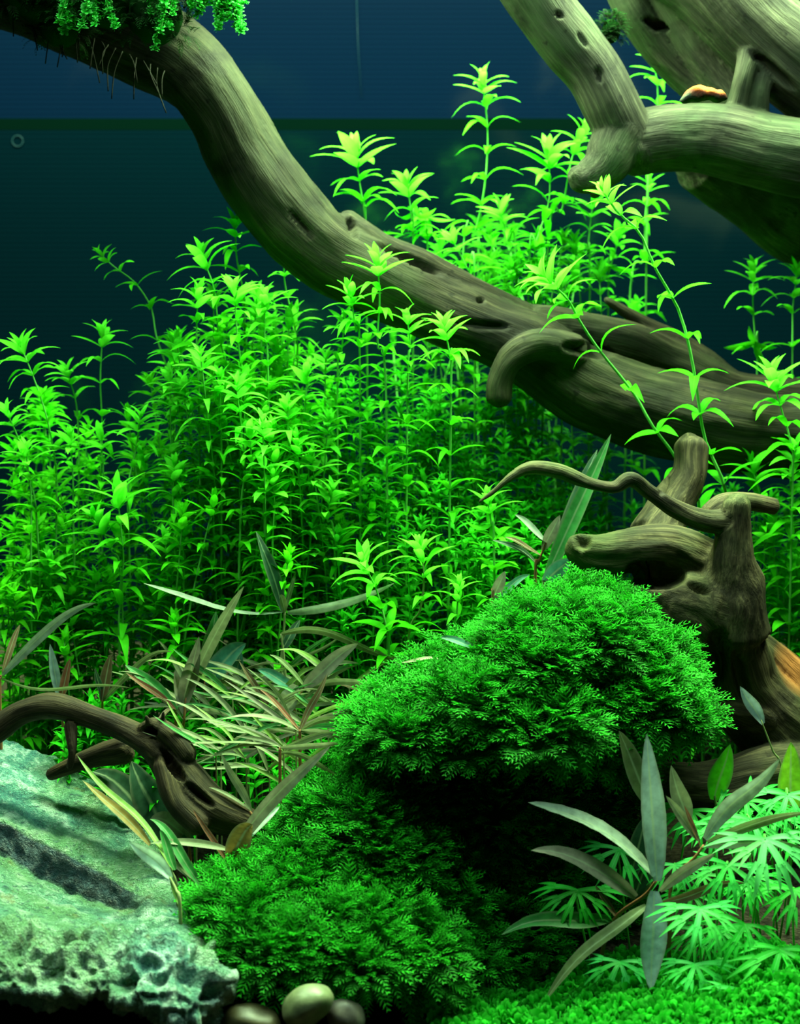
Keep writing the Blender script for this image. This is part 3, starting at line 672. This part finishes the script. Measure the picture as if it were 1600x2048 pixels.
NP('brownish pale broad leaf pair standing in the middle of the narrow-leaf tangle', [(608,1376,-4),(590,1410,-4),(575,1460,-4)],
   [(606,1378,-4, 716,1288,-4.5, 32,.04,.3,'mauve'), (592,1370,-4, 552,1460,-5, 40,.05,.2,'pale'), (610,1376,-4, 540,1310,-4, 14,.1,.8,'olive'), (612,1378,-4, 780,1358,-5, 15,.03,.8,'pale')])
NP('narrow-leaved plant spraying long thin leaves to the right above the moss edge', [(600,1460,-4),(600,1500,-4)],
   [(600,1462,-4, 440,1440,-6, 14,.10,.8,'pale'), (600,1462,-4, 705,1485,-5, 15,.06,.8,'pale'), (602,1460,-4, 722,1440,-4, 13,.10,.8,'olive'), (600,1460,-4, 655,1345,-3, 15,.0,.4,'brown'), (600,1462,-4, 520,1380,-4, 12,.05,.7,'red')])
NP('narrow-leaved plant lying low over the dark root with thread-like pale leaves', [(560,1495,-5),(560,1540,-5)],
   [(556,1492,-5, 285,1462,-5, 13,-.04,.8,'pale'), (560,1495,-5, 710,1480,-6, 13,-.02,.8,'pale'), (560,1500,-5, 372,1535,-5, 11,.10,.8,'olive'), (560,1505,-5, 690,1560,-5, 12,.08,.8,'olive')])
NP('short pale leaf leaning left over the end of the dark root', [(500,1622,-6),(505,1660,-6)],
   [(502,1622,-6, 442,1505,-6, 17,.0,.25,'pale'), (500,1620,-6, 418,1575,-6, 10,.06,.8,'pale')])
NP('big arching grey-mauve leaf before the end of the dark root, tip to upper right', [(470,1690,-8),(455,1730,-8)],
   [(450,1728,-8, 662,1490,-7, 30,.07,.3,'mauve'), (458,1700,-8, 300,1687,-9, 18,.05,.55,'pale'), (460,1720,-8, 505,1650,-8, 50,.1,.2,'rust'), (455,1725,-8, 385,1618,-8, 12,.0,.5,'red'), (470,1700,-8, 560,1612,-7, 24,.06,.3,'white')])
NP('yellow-green blade crossing the shade beneath the dark root', [(340,1735,-9.5),(355,1790,-9.5)],
   [(345,1740,-9.5, 155,1508,-6, 17,.03,.5,'yg'), (300,1690,-9, 165,1560,-8, 22,.03,.5,'rust'), (350,1740,-9.5, 320,1660,-9, 20,.02,.4,'green'), (405,1775,-9.5, 330,1710,-9, 16,.02,.4,'pale'), (400,1770,-9.5, 300,1640,-8, 22,.1,.4,'green')], M_OLIVESTEM)
NP('single bright white-green leaf with a pale twisted stalk at the rock edge', [(340,1755,-11),(352,1780,-11.5),(360,1815,-12)],
   [(342,1757,-11, 258,1683,-11, 30,.06,.15,'white'), (342,1755,-11, 362,1818,-12, 12,.0,.3,'yg')], M_OLIVESTEM)
NP('pinkish grey oval leaf and dark broad leaves in the hollow under the root', [(375,1680,-5),(380,1720,-5)],
   [(378,1680,-5, 300,1640,-6, 40,.15,.2,'mauve'), (330,1680,-3, 262,1520,-2.5, 70,.02,.3,'dark'), (320,1660,-2.5, 185,1545,-2, 60,.1,.3,'dark'), (380,1680,-5, 352,1640,-5, 34,.1,.2,'teal')])
NP('small dark red upright leaf pair on top of the left root', [(122,1395,-2.5),(125,1420,-2)],
   [(122,1395,-2.5, 140,1318,-2.5, 18,.0,.2,'red'), (118,1395,-2.5, 100,1288,-2.5, 20,.0,.4,'blue')])
NP('dark wine-green leaf pair standing between the left root and the pale folded leaf', [(205,1400,-2.5),(205,1440,-2)],
   [(204,1402,-2.5, 222,1308,-2.5, 24,.04,.2,'brown'), (206,1402,-2.5, 345,1305,-3, 13,.14,.7,'olive'), (204,1400,-2.5, 190,1335,-3, 14,.02,.6,'dark')])
NP('reddish brown leaf slanting through the tangle above the root end', [(350,1418,-3.5),(352,1450,-3)],
   [(350,1418,-3.5, 252,1345,-4, 14,.02,.5,'red'), (352,1420,-3.5, 300,1480,-5, 12,.2,.6,'brown'), (352,1420,-3.5, 250,1330,-3, 26,.06,.4,'green')])
NP('blue-green broad leaf pair behind the pale folded upright leaf', [(410,1360,-1),(408,1420,-1)],
   [(408,1362,-1, 492,1288,-1.5, 46,.04,.25,'teal'), (410,1360,-1, 432,1222,-1, 34,.0,.3,'green'), (462,1400,-1, 482,1300,-1, 32,.0,.3,'teal'), (410,1370,-1, 540,1432,-3, 13,.16,.7,'brown')])
NP('turquoise pointed leaf with green neighbours right of the blue-green pair', [(590,1378,-2.5),(588,1410,-2)],
   [(590,1378,-2.5, 515,1340,-3, 26,.04,.3,'teal'), (590,1378,-2.5, 610,1330,-2.5, 14,.0,.4,'yg'), (592,1378,-2.5, 700,1330,-2.5, 14,.05,.7,'green')])
NP('upright mauve leaf standing at the left end of the upper moss', [(765,1410,-3),(762,1450,-3)],
   [(768,1408,-3, 780,1357,-3, 22,.0,.2,'mauve'), (766,1410,-3, 640,1360,-4, 14,.08,.7,'brown'), (764,1412,-3, 690,1420,-4, 12,.1,.8,'pale')])
NP('short brown diagonal leaf pair half way along the narrow-leaf tangle', [(545,1430,-3),(545,1470,-3)],
   [(545,1430,-3, 478,1322,-3, 14,.02,.5,'brown'), (545,1432,-3, 420,1395,-4, 12,.1,.8,'olive'), (545,1432,-3, 650,1405,-4, 12,.1,.8,'olive')])
# loose low leaves of the tangle
random.seed(21)
for k in range(30):
    bx = random.uniform(330, 740); by = random.uniform(1360, 1610) if k % 2 else random.uniform(1320, 1470); Y = random.uniform(-3, 1) - (by - 1340) * .012
    lv = []
    for q in range(random.choice((3, 4, 5))):
        a = random.uniform(-.75, .75) * (1.7 if q == 2 else 1) + (0 if q % 2 else math.pi); ln = random.uniform(90, 210)
        lv.append((bx, by, Y, bx + ln * math.cos(a), by - abs(ln * math.sin(a)) * .7 - 8, Y + random.uniform(-1.5, 1), random.uniform(7, 12), random.uniform(-.02, .16), random.uniform(.2, .9), random.choice(('olive', 'pale', 'pale', 'green', 'yg', 'mauve'))))
    NP('low narrow-leaved sprig lost in the tangle of thin leaves', [(bx, by, Y), (bx + 3, by + 30, Y)], lv, M_OLIVESTEM, .045, group='low sprigs in the narrow-leaf tangle')
# straps, blades and odd leaves further right
NP('long flat green strap leaf standing behind the stump arm', [(1088,1160,3.5),(1086,1210,3.5)],
   [(1090,1160,3.5, 1222,868,5, 34,.0,.1,'green'), (1100,1130,3.8, 1195,900,6, 30,.0,-.3,'dark'), (1088,1165,3.5, 1145,1120,3, 36,.05,.3,'teal')], M_OLIVESTEM, name='strap_leaf_plant')
NP('grey-mauve narrow-leaved plant left of the stump arm', [(1092,1085,2),(1078,1125,2),(1070,1180,2)],
   [(1092,1085,2, 1030,1030,2, 17,.05,.5,'grey'), (1085,1100,2, 1120,1030,2, 24,.0,.3,'mauve'), (1080,1110,2, 1010,1075,2, 14,.04,.6,'brown'), (1075,1130,2, 985,1080,2, 14,.1,.6,'dark')])
NP('small upright mauve leaf between the green tuft and the upper moss', [(985,1196,0),(985,1230,0)],
   [(986,1198,0, 1010,1142,0, 24,.0,.2,'mauve'), (985,1200,0, 1060,1150,1, 16,.05,.5,'teal')])
NP('short turquoise leaf on the left shoulder of the upper moss', [(950,1298,-4),(955,1330,-3.5)],
   [(952,1298,-4, 880,1275,-4, 18,.05,.4,'teal'), (885,1320,-4, 803,1325,-4, 10,.05,.7,'pale')])
NP('blue-grey blade on a thin stalk in front of the orange stump patch', [(1522,1440,-2),(1545,1500,-2),(1565,1560,-2)],
   [(1526,1448,-2, 1480,1372,-2, 28,.0,.1,'blue')], M_OLIVESTEM, r=.06)
NP('bright green blunt blade standing against the dark base of the stump', [(1430,1592,-4),(1432,1640,-4)],
   [(1427,1600,-4, 1460,1488,-4, 46,-.02,.05,'bright')], M_OLIVESTEM)
NP('yellow-green broad blade at the right edge beside the stump base', [(1582,1610,-4),(1582,1660,-4)],
   [(1580,1630,-4, 1582,1484,-4, 52,-.01,.1,'lime')], M_OLIVESTEM)
# the big grey-leaved plant, lower right
NP('large plant with broad grey-blue lance leaves radiating above the carpet, lower right',
   [(1312,1762,-10.5),(1290,1790,-10.3),(1232,1834,-10),(1205,1900,-9.5)],
   [(1314,1762,-10.5, 1293,1466,-10, 54,-.01,.0,'blue'), (1308,1752,-10.5, 1056,1604,-10, 44,.10,.55,'grey'), (1272,1794,-10.3, 1062,1702,-11, 38,.10,.15,'mauve'),
    (1222,1838,-10, 1003,1872,-11, 36,.07,.2,'green'), (1292,1812,-10.5, 1088,2008,-12.5, 32,.08,.35,'olive'), (1308,1782,-10.7, 1302,1984,-12.5, 56,-.01,.0,'blue'),
    (1320,1782,-10.5, 1432,1706,-11, 24,.04,.35,'mauve'), (1322,1806,-10.3, 1492,1768,-10.5, 20,.04,.4,'brown'), (1232,1834,-10, 1190,1770,-9.5, 14,.0,.3,'brown')], r=.11)
NP('second shoot of grey lance leaves beside the large one, among the mint leaves',
   [(1408,1690,-10),(1385,1720,-10),(1345,1760,-9.5),(1340,1850,-9.5)],
   [(1410,1678,-10, 1560,1514,-10.5, 36,.02,.15,'grey'), (1415,1685,-10, 1620,1625,-10.5, 22,.05,.5,'olive'), (1398,1682,-10, 1332,1592,-10, 22,.0,.3,'pale'),
    (1378,1640,-9.5, 1342,1530,-9, 38,-.10,.2,'pale'), (1410,1692,-10, 1620,1702,-11, 22,.06,.45,'mauve'), (1400,1690,-10, 1368,1610,-10, 12,.0,.5,'red'), (1420,1660,-9.6, 1530,1545,-9, 26,.0,.5,'brown')], r=.10)
NP('olive lance leaf half hidden behind the tallest grey-blue leaf', [(1292,1600,-8),(1300,1700,-8)],
   [(1300,1610,-8, 1238,1462,-8, 42,.0,.2,'olive'), (1300,1700,-8, 1262,1800,-8, 40,-.1,.2,'dark'), (1290,1640,-8, 1255,1780,-8, 40,.0,.3,'dark')], M_OLIVESTEM)

# ------------------------------------------------------------------ palmate mint plants
def lobe_mesh(k):
    """unit lobe along +X, widening, cut into three pointed fingers, drooping"""
    V, A, F = [], [], []
    def strip(p0, p1, w0, w1, n=5, tip=False):
        b = len(V)
        for i in range(n + 1):
            s = i / n; x = p0[0] + (p1[0] - p0[0]) * s; y = p0[1] + (p1[1] - p0[1]) * s
            wd = (w0 * (1 - s) + w1 * s) if not tip else w0 * (1 - s ** 2) + .004
            z = .30 * x - .62 * x * x * (1 + .2 * k)
            for u in (-1, 0, 1): V.append((x, y + u * wd * .5, z + .12 * abs(u) * wd)); A.append((u, x, .5))
        for i in range(n):
            for q in range(2): F.append((b+i*3+q, b+i*3+q+1, b+(i+1)*3+q+1, b+(i+1)*3+q))
    strip((0, 0), (.52, 0), .08, .14)
    strip((.48, 0), (1.0, .02 * k), .11, 0, tip=True)
    strip((.46, .05), (.86, .20 + .03 * k), .09, 0, tip=True)
    strip((.46, -.05), (.84, -.21 + .03 * k), .09, 0, tip=True)
    return mesh('leaf_lobe', V, F, M_MINT, attrs={'lt': A})
LOBES = [lobe_mesh(k) for k in (-1, 0, 1)]
def palmate(px, py, Y, R, label, tilt=.5, col=(.03, .5, .05), group=None, rot=0, fan=235):
    hub = P(px, py, Y); g = ground(hub.x, hub.y); base = Vector((hub.x + random.uniform(-1, 1), hub.y + 1.2, min(g, hub.z - 1.5)))
    root = empty('fan_leaf_plant', base); props(root, label, 'aquatic plant', group)
    pp = smooth_path([tuple(hub - base), tuple(hub - base + Vector((0, .5, -.5))), (0, 0, 0)], 10)
    V, F = tube([Vector(q) for q in pp], [.05] * 10, 6); obj('leaf_stalk', mesh('leaf_stalk', V, F, M_STEM), root)
    nrm = Vector((random.uniform(-.15, .15), -tilt, 1)).normalized(); e1 = Vector((1, 0, 0)); e1 = (e1 - nrm * e1.dot(nrm)).normalized(); e2 = nrm.cross(e1)
    n = 6; s = R * PX(Y)
    for k in range(n):
        a = math.radians(-90 + rot + (k - (n - 1) / 2) * fan / n)
        d = e1 * math.cos(a) + e2 * math.sin(a); X, Yx, Z = frame(d, nrm)
        obj('leaf_lobe', random.choice(LOBES), root, MT(hub - base, X, Yx, Z, s * random.uniform(.85, 1.1)), tuple(c * random.uniform(.85, 1.15) for c in col))
random.seed(5)
MN = (.07, .60, .11); GN = (.03, .5, .04)
for a in [
 (1400,1818,-12.5,105,'pale mint fan-shaped leaf hanging right of the drooping grey-blue leaf',.75,MN), (1155,1782,-9.5,100,'dim green fan-shaped leaf at the left of the big grey-leaved plant',.75,GN),
 (1560,1900,-12.5,120,'green fan-shaped leaf near the right edge, lowest of the big ones',.7,GN), (1455,1730,-10.5,100,'mint fan-shaped leaf directly under the second grey shoot',.8,MN),
 (1530,1680,-11,120,'brightest mint fan-shaped leaf, spread at the right edge',.8,(.18, .75, .22)), (1500,1640,-9,100,'mint fan-shaped leaf behind the slanting pale lance leaf',.8,MN),
 (1430,1650,-8.5,90,'mint fan-shaped leaf in front of the blunt green blade',.7,MN), (1575,1590,-8,90,'mint fan-shaped leaf beneath the yellow-green blade',.7,MN),
 (1240,1700,-8,95,'dim green fan-shaped leaf behind the lower half of the tallest grey leaf',.7,(.04, .5, .07)), (1350,1730,-8.5,80,'mint fan-shaped leaf in the fork between the two grey shoots',.7,MN),
 (1590,1780,-11,100,'green fan-shaped leaf cut by the right edge halfway down',.7,GN), (1490,1850,-11.5,100,'green fan-shaped leaf left of the lowest big one',.7,GN),
 (1480,1980,-13.5,95,'dim green fan-shaped leaf over the carpet plants at lower right',.7,(.05, .6, .08)), (1590,2000,-14,90,'green fan-shaped leaf in the bottom right corner',.7,GN),
 (1240,1925,-11,90,'dim green fan-shaped leaf behind the long olive lance leaf',.6,(.05, .6, .10)), (1390,1930,-12,90,'dim green fan-shaped leaf right of the hanging grey-blue leaf tip',.6,(.05, .6, .10))]:
    palmate(*a, rot=random.uniform(-15, 15))
for _ in range(14):
    px = random.uniform(1380, 1620); py = random.uniform(1600, 1960)
    palmate(px, py, -5 - (py - 1600) * .016, random.uniform(75, 105), 'small green fan-shaped leaf filling in behind the larger fan leaves',   .6, (.025, .45, .04), 'small fan leaves at lower right', rot=random.uniform(-60, 60))

# ------------------------------------------------------------------ moss and carpets
def frond_template(n=6, droop=.55, ll=.34, w_=.05):
    V, A, F = [], [], []
    def q(s): return np.array((s, 0, .35 * s - droop * 1.15 * s * s))
    for i in range(n):                      # spine
        a, b = q(i / n), q((i + 1) / n); k = len(V)
        for p, t in ((a, i / n), (b, (i + 1) / n)):
            for u in (-1, 1): V.append(p + np.array((0, u * w_ * .35, 0))); A.append((u, t, 0))
        F.append((k, k+1, k+3, k+2))
    for i in range(1, n + 1):               # side leaflets
        for sd in (-1, 1):
            p = q(i / n * .97); k = len(V); l = ll * math.sin(math.pi * (.25 + .7 * i / n)) + .06
            tip = p + np.array((l * .75, sd * l * .75, -.18 * l))
            V += [p + np.array((-.03, 0, 0)), p + np.array((w_, 0, .02)), tip, p + (tip - p) * .55 + np.array((-.04, 0, .05))]
            A += [(0, i / n, 0)] * 2 + [(0, min(1, i / n + .25), 0)] * 2
            F.append((k, k+1, k+2, k+3))
    return np.array(V), np.array(F), np.array(A, float)
def sprig_template():
    V, A, F = [], [], []
    for k in range(5):
        a = 2 * math.pi * k / 5; el = .35 if k % 2 else .7
        d = np.array((math.cos(a) * math.cos(el), math.sin(a) * math.cos(el), math.sin(el))); sd = np.array((-math.sin(a), math.cos(a), 0)); b = len(V)
        for s, ww in ((.05, .02), (.45, .26), (.8, .24), (1.0, .03)):
            for u in (-1, 1): V.append(d * s + sd * u * ww - np.array((0, 0, .25 * s * s))); A.append((u, s, 0))
        for i in range(3): F.append((b+2*i, b+2*i+1, b+2*i+3, b+2*i+2))
    return np.array(V), np.array(F), np.array(A, float)
def scatter(T, pos, X, Yx, Z, sc):
    V, F, A = T; n = len(pos); R = np.stack([X, Yx, Z], 1) * sc[:, None, None]        # rows are axes
    W = np.einsum('vk,nkj->nvj', V, R) + pos[:, None, :]
    FF = F[None] + (np.arange(n) * len(V))[:, None, None]
    AA = np.repeat(A[None], n, 0); AA[:, :, 2] = rng.random(n)[:, None]
    return W.reshape(-1, 3), FF.reshape(-1, F.shape[1]), AA.reshape(-1, 3)
def blob_points(blobs, dens):
    """points and normals on the visible outside of a set of ellipsoids"""
    E = []
    for px, py, Y, rx, ry, rd in blobs:
        c = P(px, py, Y); E.append((np.array(c), np.array((rx * PX(Y), rd, ry * PX(Y)))))
    PP, NN = [], []
    for i, (c, r) in enumerate(E):
        n = int(dens * (r[0] * r[2] + r[0] * r[1] + r[1] * r[2]) * 4.2)
        d = rng.normal(size=(n, 3)); d /= np.linalg.norm(d, axis=1)[:, None]
        bump = np.array([1 + .10 * noise.noise(Vector(v * 3.1) + Vector((i * 7.7, 0, 0))) for v in d])
        p = c + d * r * bump[:, None]; nn = d / r; nn /= np.linalg.norm(nn, axis=1)[:, None]
        k = (nn[:, 1] < .35) & (nn[:, 2] > -.75)
        for j, (c2, r2) in enumerate(E):
            if j != i: k &= (((p - c2) / r2) ** 2).sum(1) > .86
        PP.append(p[k]); NN.append(nn[k])
    return np.vstack(PP), np.vstack(NN), E
def clump(name, blobs, T, mat, label, cat, dens, size, coremat=None, outw=.75, upw=.35, partname='moss_fronds', kind=None, core=.90, tuft=.8, tuft_n=44, shrink=0):
    blobs = [(a, b, y, rx - shrink, ry - shrink * .8, rd - shrink * .02) for a, b, y, rx, ry, rd in blobs]
    pos, nr, E = blob_points(blobs, dens); n = len(pos)
    if tuft:
        K = int(n / tuft_n); cc = pos[rng.choice(n, K, replace=False)]; d2 = ((pos[:, None, :] - cc[None]) ** 2).sum(2); ci = d2.argmin(1)
        dv = pos - cc[ci]; dl = np.sqrt(d2[np.arange(n), ci]); cr = rng.uniform(.1, 1, K)[ci]
        pos = pos + nr * (tuft * (1.1 - np.minimum(1, dl / (tuft * 1.7)) * 1.5) * cr)[:, None]; nrt = nr + dv / tuft * .9; nrt[:, 2] += .2
    else: nrt = nr
    org = np.array((E[0][0][0], E[0][0][1], min(e[0][2] - e[1][2] for e in E)))
    out = nrt * outw + np.array((0, -.15, upw)) + rng.normal(size=(n, 3)) * .26; out /= np.linalg.norm(out, axis=1)[:, None]
    zr = np.tile(np.array((0, -.25, 1.0)), (n, 1)) + nr * .3; Yx = np.cross(zr, out); Yx /= np.linalg.norm(Yx, axis=1)[:, None] + 1e-9; Z = np.cross(out, Yx)
    V, F, A = scatter(T, pos - org, out, Yx, Z, size * rng.uniform(.6, 1.4, n))
    root = empty(name, org); props(root, label, cat, kind=kind)
    f = obj(partname, mesh(partname, V, F, mat, False, {'lt': A}), root); f['kind'] = 'stuff'
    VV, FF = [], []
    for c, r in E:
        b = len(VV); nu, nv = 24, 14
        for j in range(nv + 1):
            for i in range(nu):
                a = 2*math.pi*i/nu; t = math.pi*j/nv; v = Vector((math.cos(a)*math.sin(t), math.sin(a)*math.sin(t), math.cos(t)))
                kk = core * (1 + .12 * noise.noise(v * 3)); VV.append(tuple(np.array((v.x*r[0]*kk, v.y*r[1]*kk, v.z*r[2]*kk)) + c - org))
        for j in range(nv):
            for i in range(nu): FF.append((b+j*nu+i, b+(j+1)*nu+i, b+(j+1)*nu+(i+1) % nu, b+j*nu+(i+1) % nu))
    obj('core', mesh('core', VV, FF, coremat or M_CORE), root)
    return root
T_MOSS = frond_template()
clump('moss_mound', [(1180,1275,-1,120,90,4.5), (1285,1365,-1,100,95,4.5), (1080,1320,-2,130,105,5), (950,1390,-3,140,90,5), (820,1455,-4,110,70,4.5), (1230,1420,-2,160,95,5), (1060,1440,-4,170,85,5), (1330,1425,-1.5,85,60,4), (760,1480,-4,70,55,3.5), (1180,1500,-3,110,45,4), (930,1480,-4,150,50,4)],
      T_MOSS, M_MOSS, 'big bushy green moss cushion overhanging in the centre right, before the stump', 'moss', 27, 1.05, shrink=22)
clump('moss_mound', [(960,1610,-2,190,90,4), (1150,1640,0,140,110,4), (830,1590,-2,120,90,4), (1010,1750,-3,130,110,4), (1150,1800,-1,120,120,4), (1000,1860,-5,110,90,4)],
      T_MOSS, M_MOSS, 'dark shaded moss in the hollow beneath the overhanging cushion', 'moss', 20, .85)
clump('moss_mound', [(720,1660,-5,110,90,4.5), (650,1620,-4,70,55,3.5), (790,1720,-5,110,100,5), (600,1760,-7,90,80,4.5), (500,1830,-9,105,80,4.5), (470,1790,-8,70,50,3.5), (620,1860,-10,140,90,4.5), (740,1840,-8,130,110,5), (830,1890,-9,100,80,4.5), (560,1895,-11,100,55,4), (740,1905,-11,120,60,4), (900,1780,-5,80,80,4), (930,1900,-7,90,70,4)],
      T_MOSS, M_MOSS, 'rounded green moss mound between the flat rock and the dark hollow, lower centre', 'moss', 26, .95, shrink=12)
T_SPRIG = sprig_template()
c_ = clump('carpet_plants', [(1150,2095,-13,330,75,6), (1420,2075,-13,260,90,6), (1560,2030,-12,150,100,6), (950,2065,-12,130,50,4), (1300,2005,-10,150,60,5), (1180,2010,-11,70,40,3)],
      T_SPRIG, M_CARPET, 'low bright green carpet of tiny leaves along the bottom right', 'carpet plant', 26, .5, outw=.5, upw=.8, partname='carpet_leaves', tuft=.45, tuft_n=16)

# hanging plants at the top left
def hanging(name, strands, label, leafs=True):
    root = empty(name, strands[0][0]); props(root, label, 'aquatic plant'); org = Vector(strands[0][0]); V, F = [], []; PP, XX, SS = [], [], []
    for p0, p1 in strands:
        n = 9; mid = (Vector(p0) + Vector(p1)) / 2 + Vector((random.uniform(-.3, .3), random.uniform(-.3, .1), .2))
        pp = [Vector(q) for q in smooth_path([tuple(p0), tuple(mid), tuple(p1)], n)]
        tube([q - org for q in pp], [.035] * n, 5, V, F)
        if leafs:
            L = sum((b - a).length for a, b in zip(pp, pp[1:])); m = max(3, int(L / .22))
            for i in range(m):
                q = pp[min(n - 1, int(i / m * n))].lerp(pp[min(n - 1, int(i / m * n) + 1)], (i / m * n) % 1)
                for _ in range(2): PP.append(np.array(q - org)); v = rng.normal(size=3) + np.array((0, -.5, .3)); XX.append(v / np.linalg.norm(v)); SS.append(random.uniform(.22, .38))
    obj('stalk', mesh('stalk', V, F, M_STEM if leafs else M_DARKROOT), root)
    if leafs:
        X = np.array(XX); zr = np.tile(np.array((0, -.4, 1.)), (len(X), 1)); Yx = np.cross(zr, X); Yx /= np.linalg.norm(Yx, axis=1)[:, None] + 1e-9; Z = np.cross(X, Yx)
        V, F, A = scatter(T_SPRIG, np.array(PP), X, Yx, Z, np.array(SS)); f = obj('small_leaves', mesh('small_leaves', V, F, M_HANG, False, {'lt': A}), root); f['kind'] = 'stuff'
    return root
random.seed(9)
def strands(x0, x1, y1lo, y1hi, Y, n, ytop=-40):
    out = []
    for _ in range(n):
        x = random.uniform(x0, x1); out.append((P(x, ytop, Y + random.uniform(-1, 2)), P(x + random.uniform(-18, 22), random.uniform(y1lo, y1hi), Y - random.uniform(0, 1))))
    return out
hanging('hanging_plant', strands(125, 160, 20, 70, 3, 7), 'thin green trailing sprig farthest left along the top edge')
hanging('hanging_plant', strands(165, 225, 10, 60, 3, 13), 'bright tuft of tiny leaves on the top edge, above the branch shadow')
hanging('hanging_plant', strands(280, 345, 0, 110, 3, 12), 'green trailing tuft hanging lowest over the dark start of the branch')
hanging('hanging_plant', strands(350, 420, -10, 30, 4, 14), 'green tuft of tiny leaves above the lit bend of the branch')
hanging('hanging_plant', strands(405, 482, 5, 62, 3, 16), 'bright trailing tuft against the blue, just past the branch bend')
hanging('root_fringe', [(P(x, y, 9), P(x + random.uniform(-25, 30), y + random.uniform(40, 110), 8.5)) for x, y in [(random.uniform(20, 380), 0) for _ in range(0)] + [(35 + 14 * k, 5 + 6.5 * k) for k in range(22)]], 'dark fringe of rootlets hanging under the start of the branch', False)
clump('moss_clump', [(150,-130,10,300,70,9), (90,-10,8,90,60,3), (50,-20,8,60,55,3), (210,0,6,120,55,3), (310,30,5,60,60,2.5), (120,55,9,45,40,2)], T_MOSS, M_DMOSS, 'dark moss wrapped over the start of the branch in the top left corner, plus an unseen mass added above for shade', 'moss', 14, .7)  # first ellipsoid sits out of view above, added to shade the branch start

clump('moss_tuft', [(1222,62,12,20,26,.7)], T_MOSS, M_DMOSS, 'small dark green moss tuft beside the upper left pale limb', 'moss', 60, .45, tuft=0)
# faint marks on the rear pane
k = NT('bubble_film'); gl = k.bsdf((.004, .02, .03), .5, .1); M_BUB = k.done(gl)
V, F = [], []; tube([Vector((math.cos(a) * .38, 0, math.sin(a) * .38)) for a in np.linspace(0, 2 * math.pi, 25)], [.035] * 25, 6, V, F)
o = obj('suction_ring', mesh('suction_ring', V, F, M_BUB)); o.location = (P(35, 282, BACK - .1)) * S; props(o, 'faint round ring stuck to the rear pane just under the seam at far left', 'ring')
V, F = tube([P(713, -10, BACK - .2), P(716, 90, BACK - .2), P(723, 195, BACK - .2)], [.02, .02, .015], 5)  # slim tube drawn as a faint vertical streak near the pane
o = obj('streak', mesh('streak', V, F, M_BUB)); props(o, 'faint thin pale thread running down the blue rear pane', 'streak')
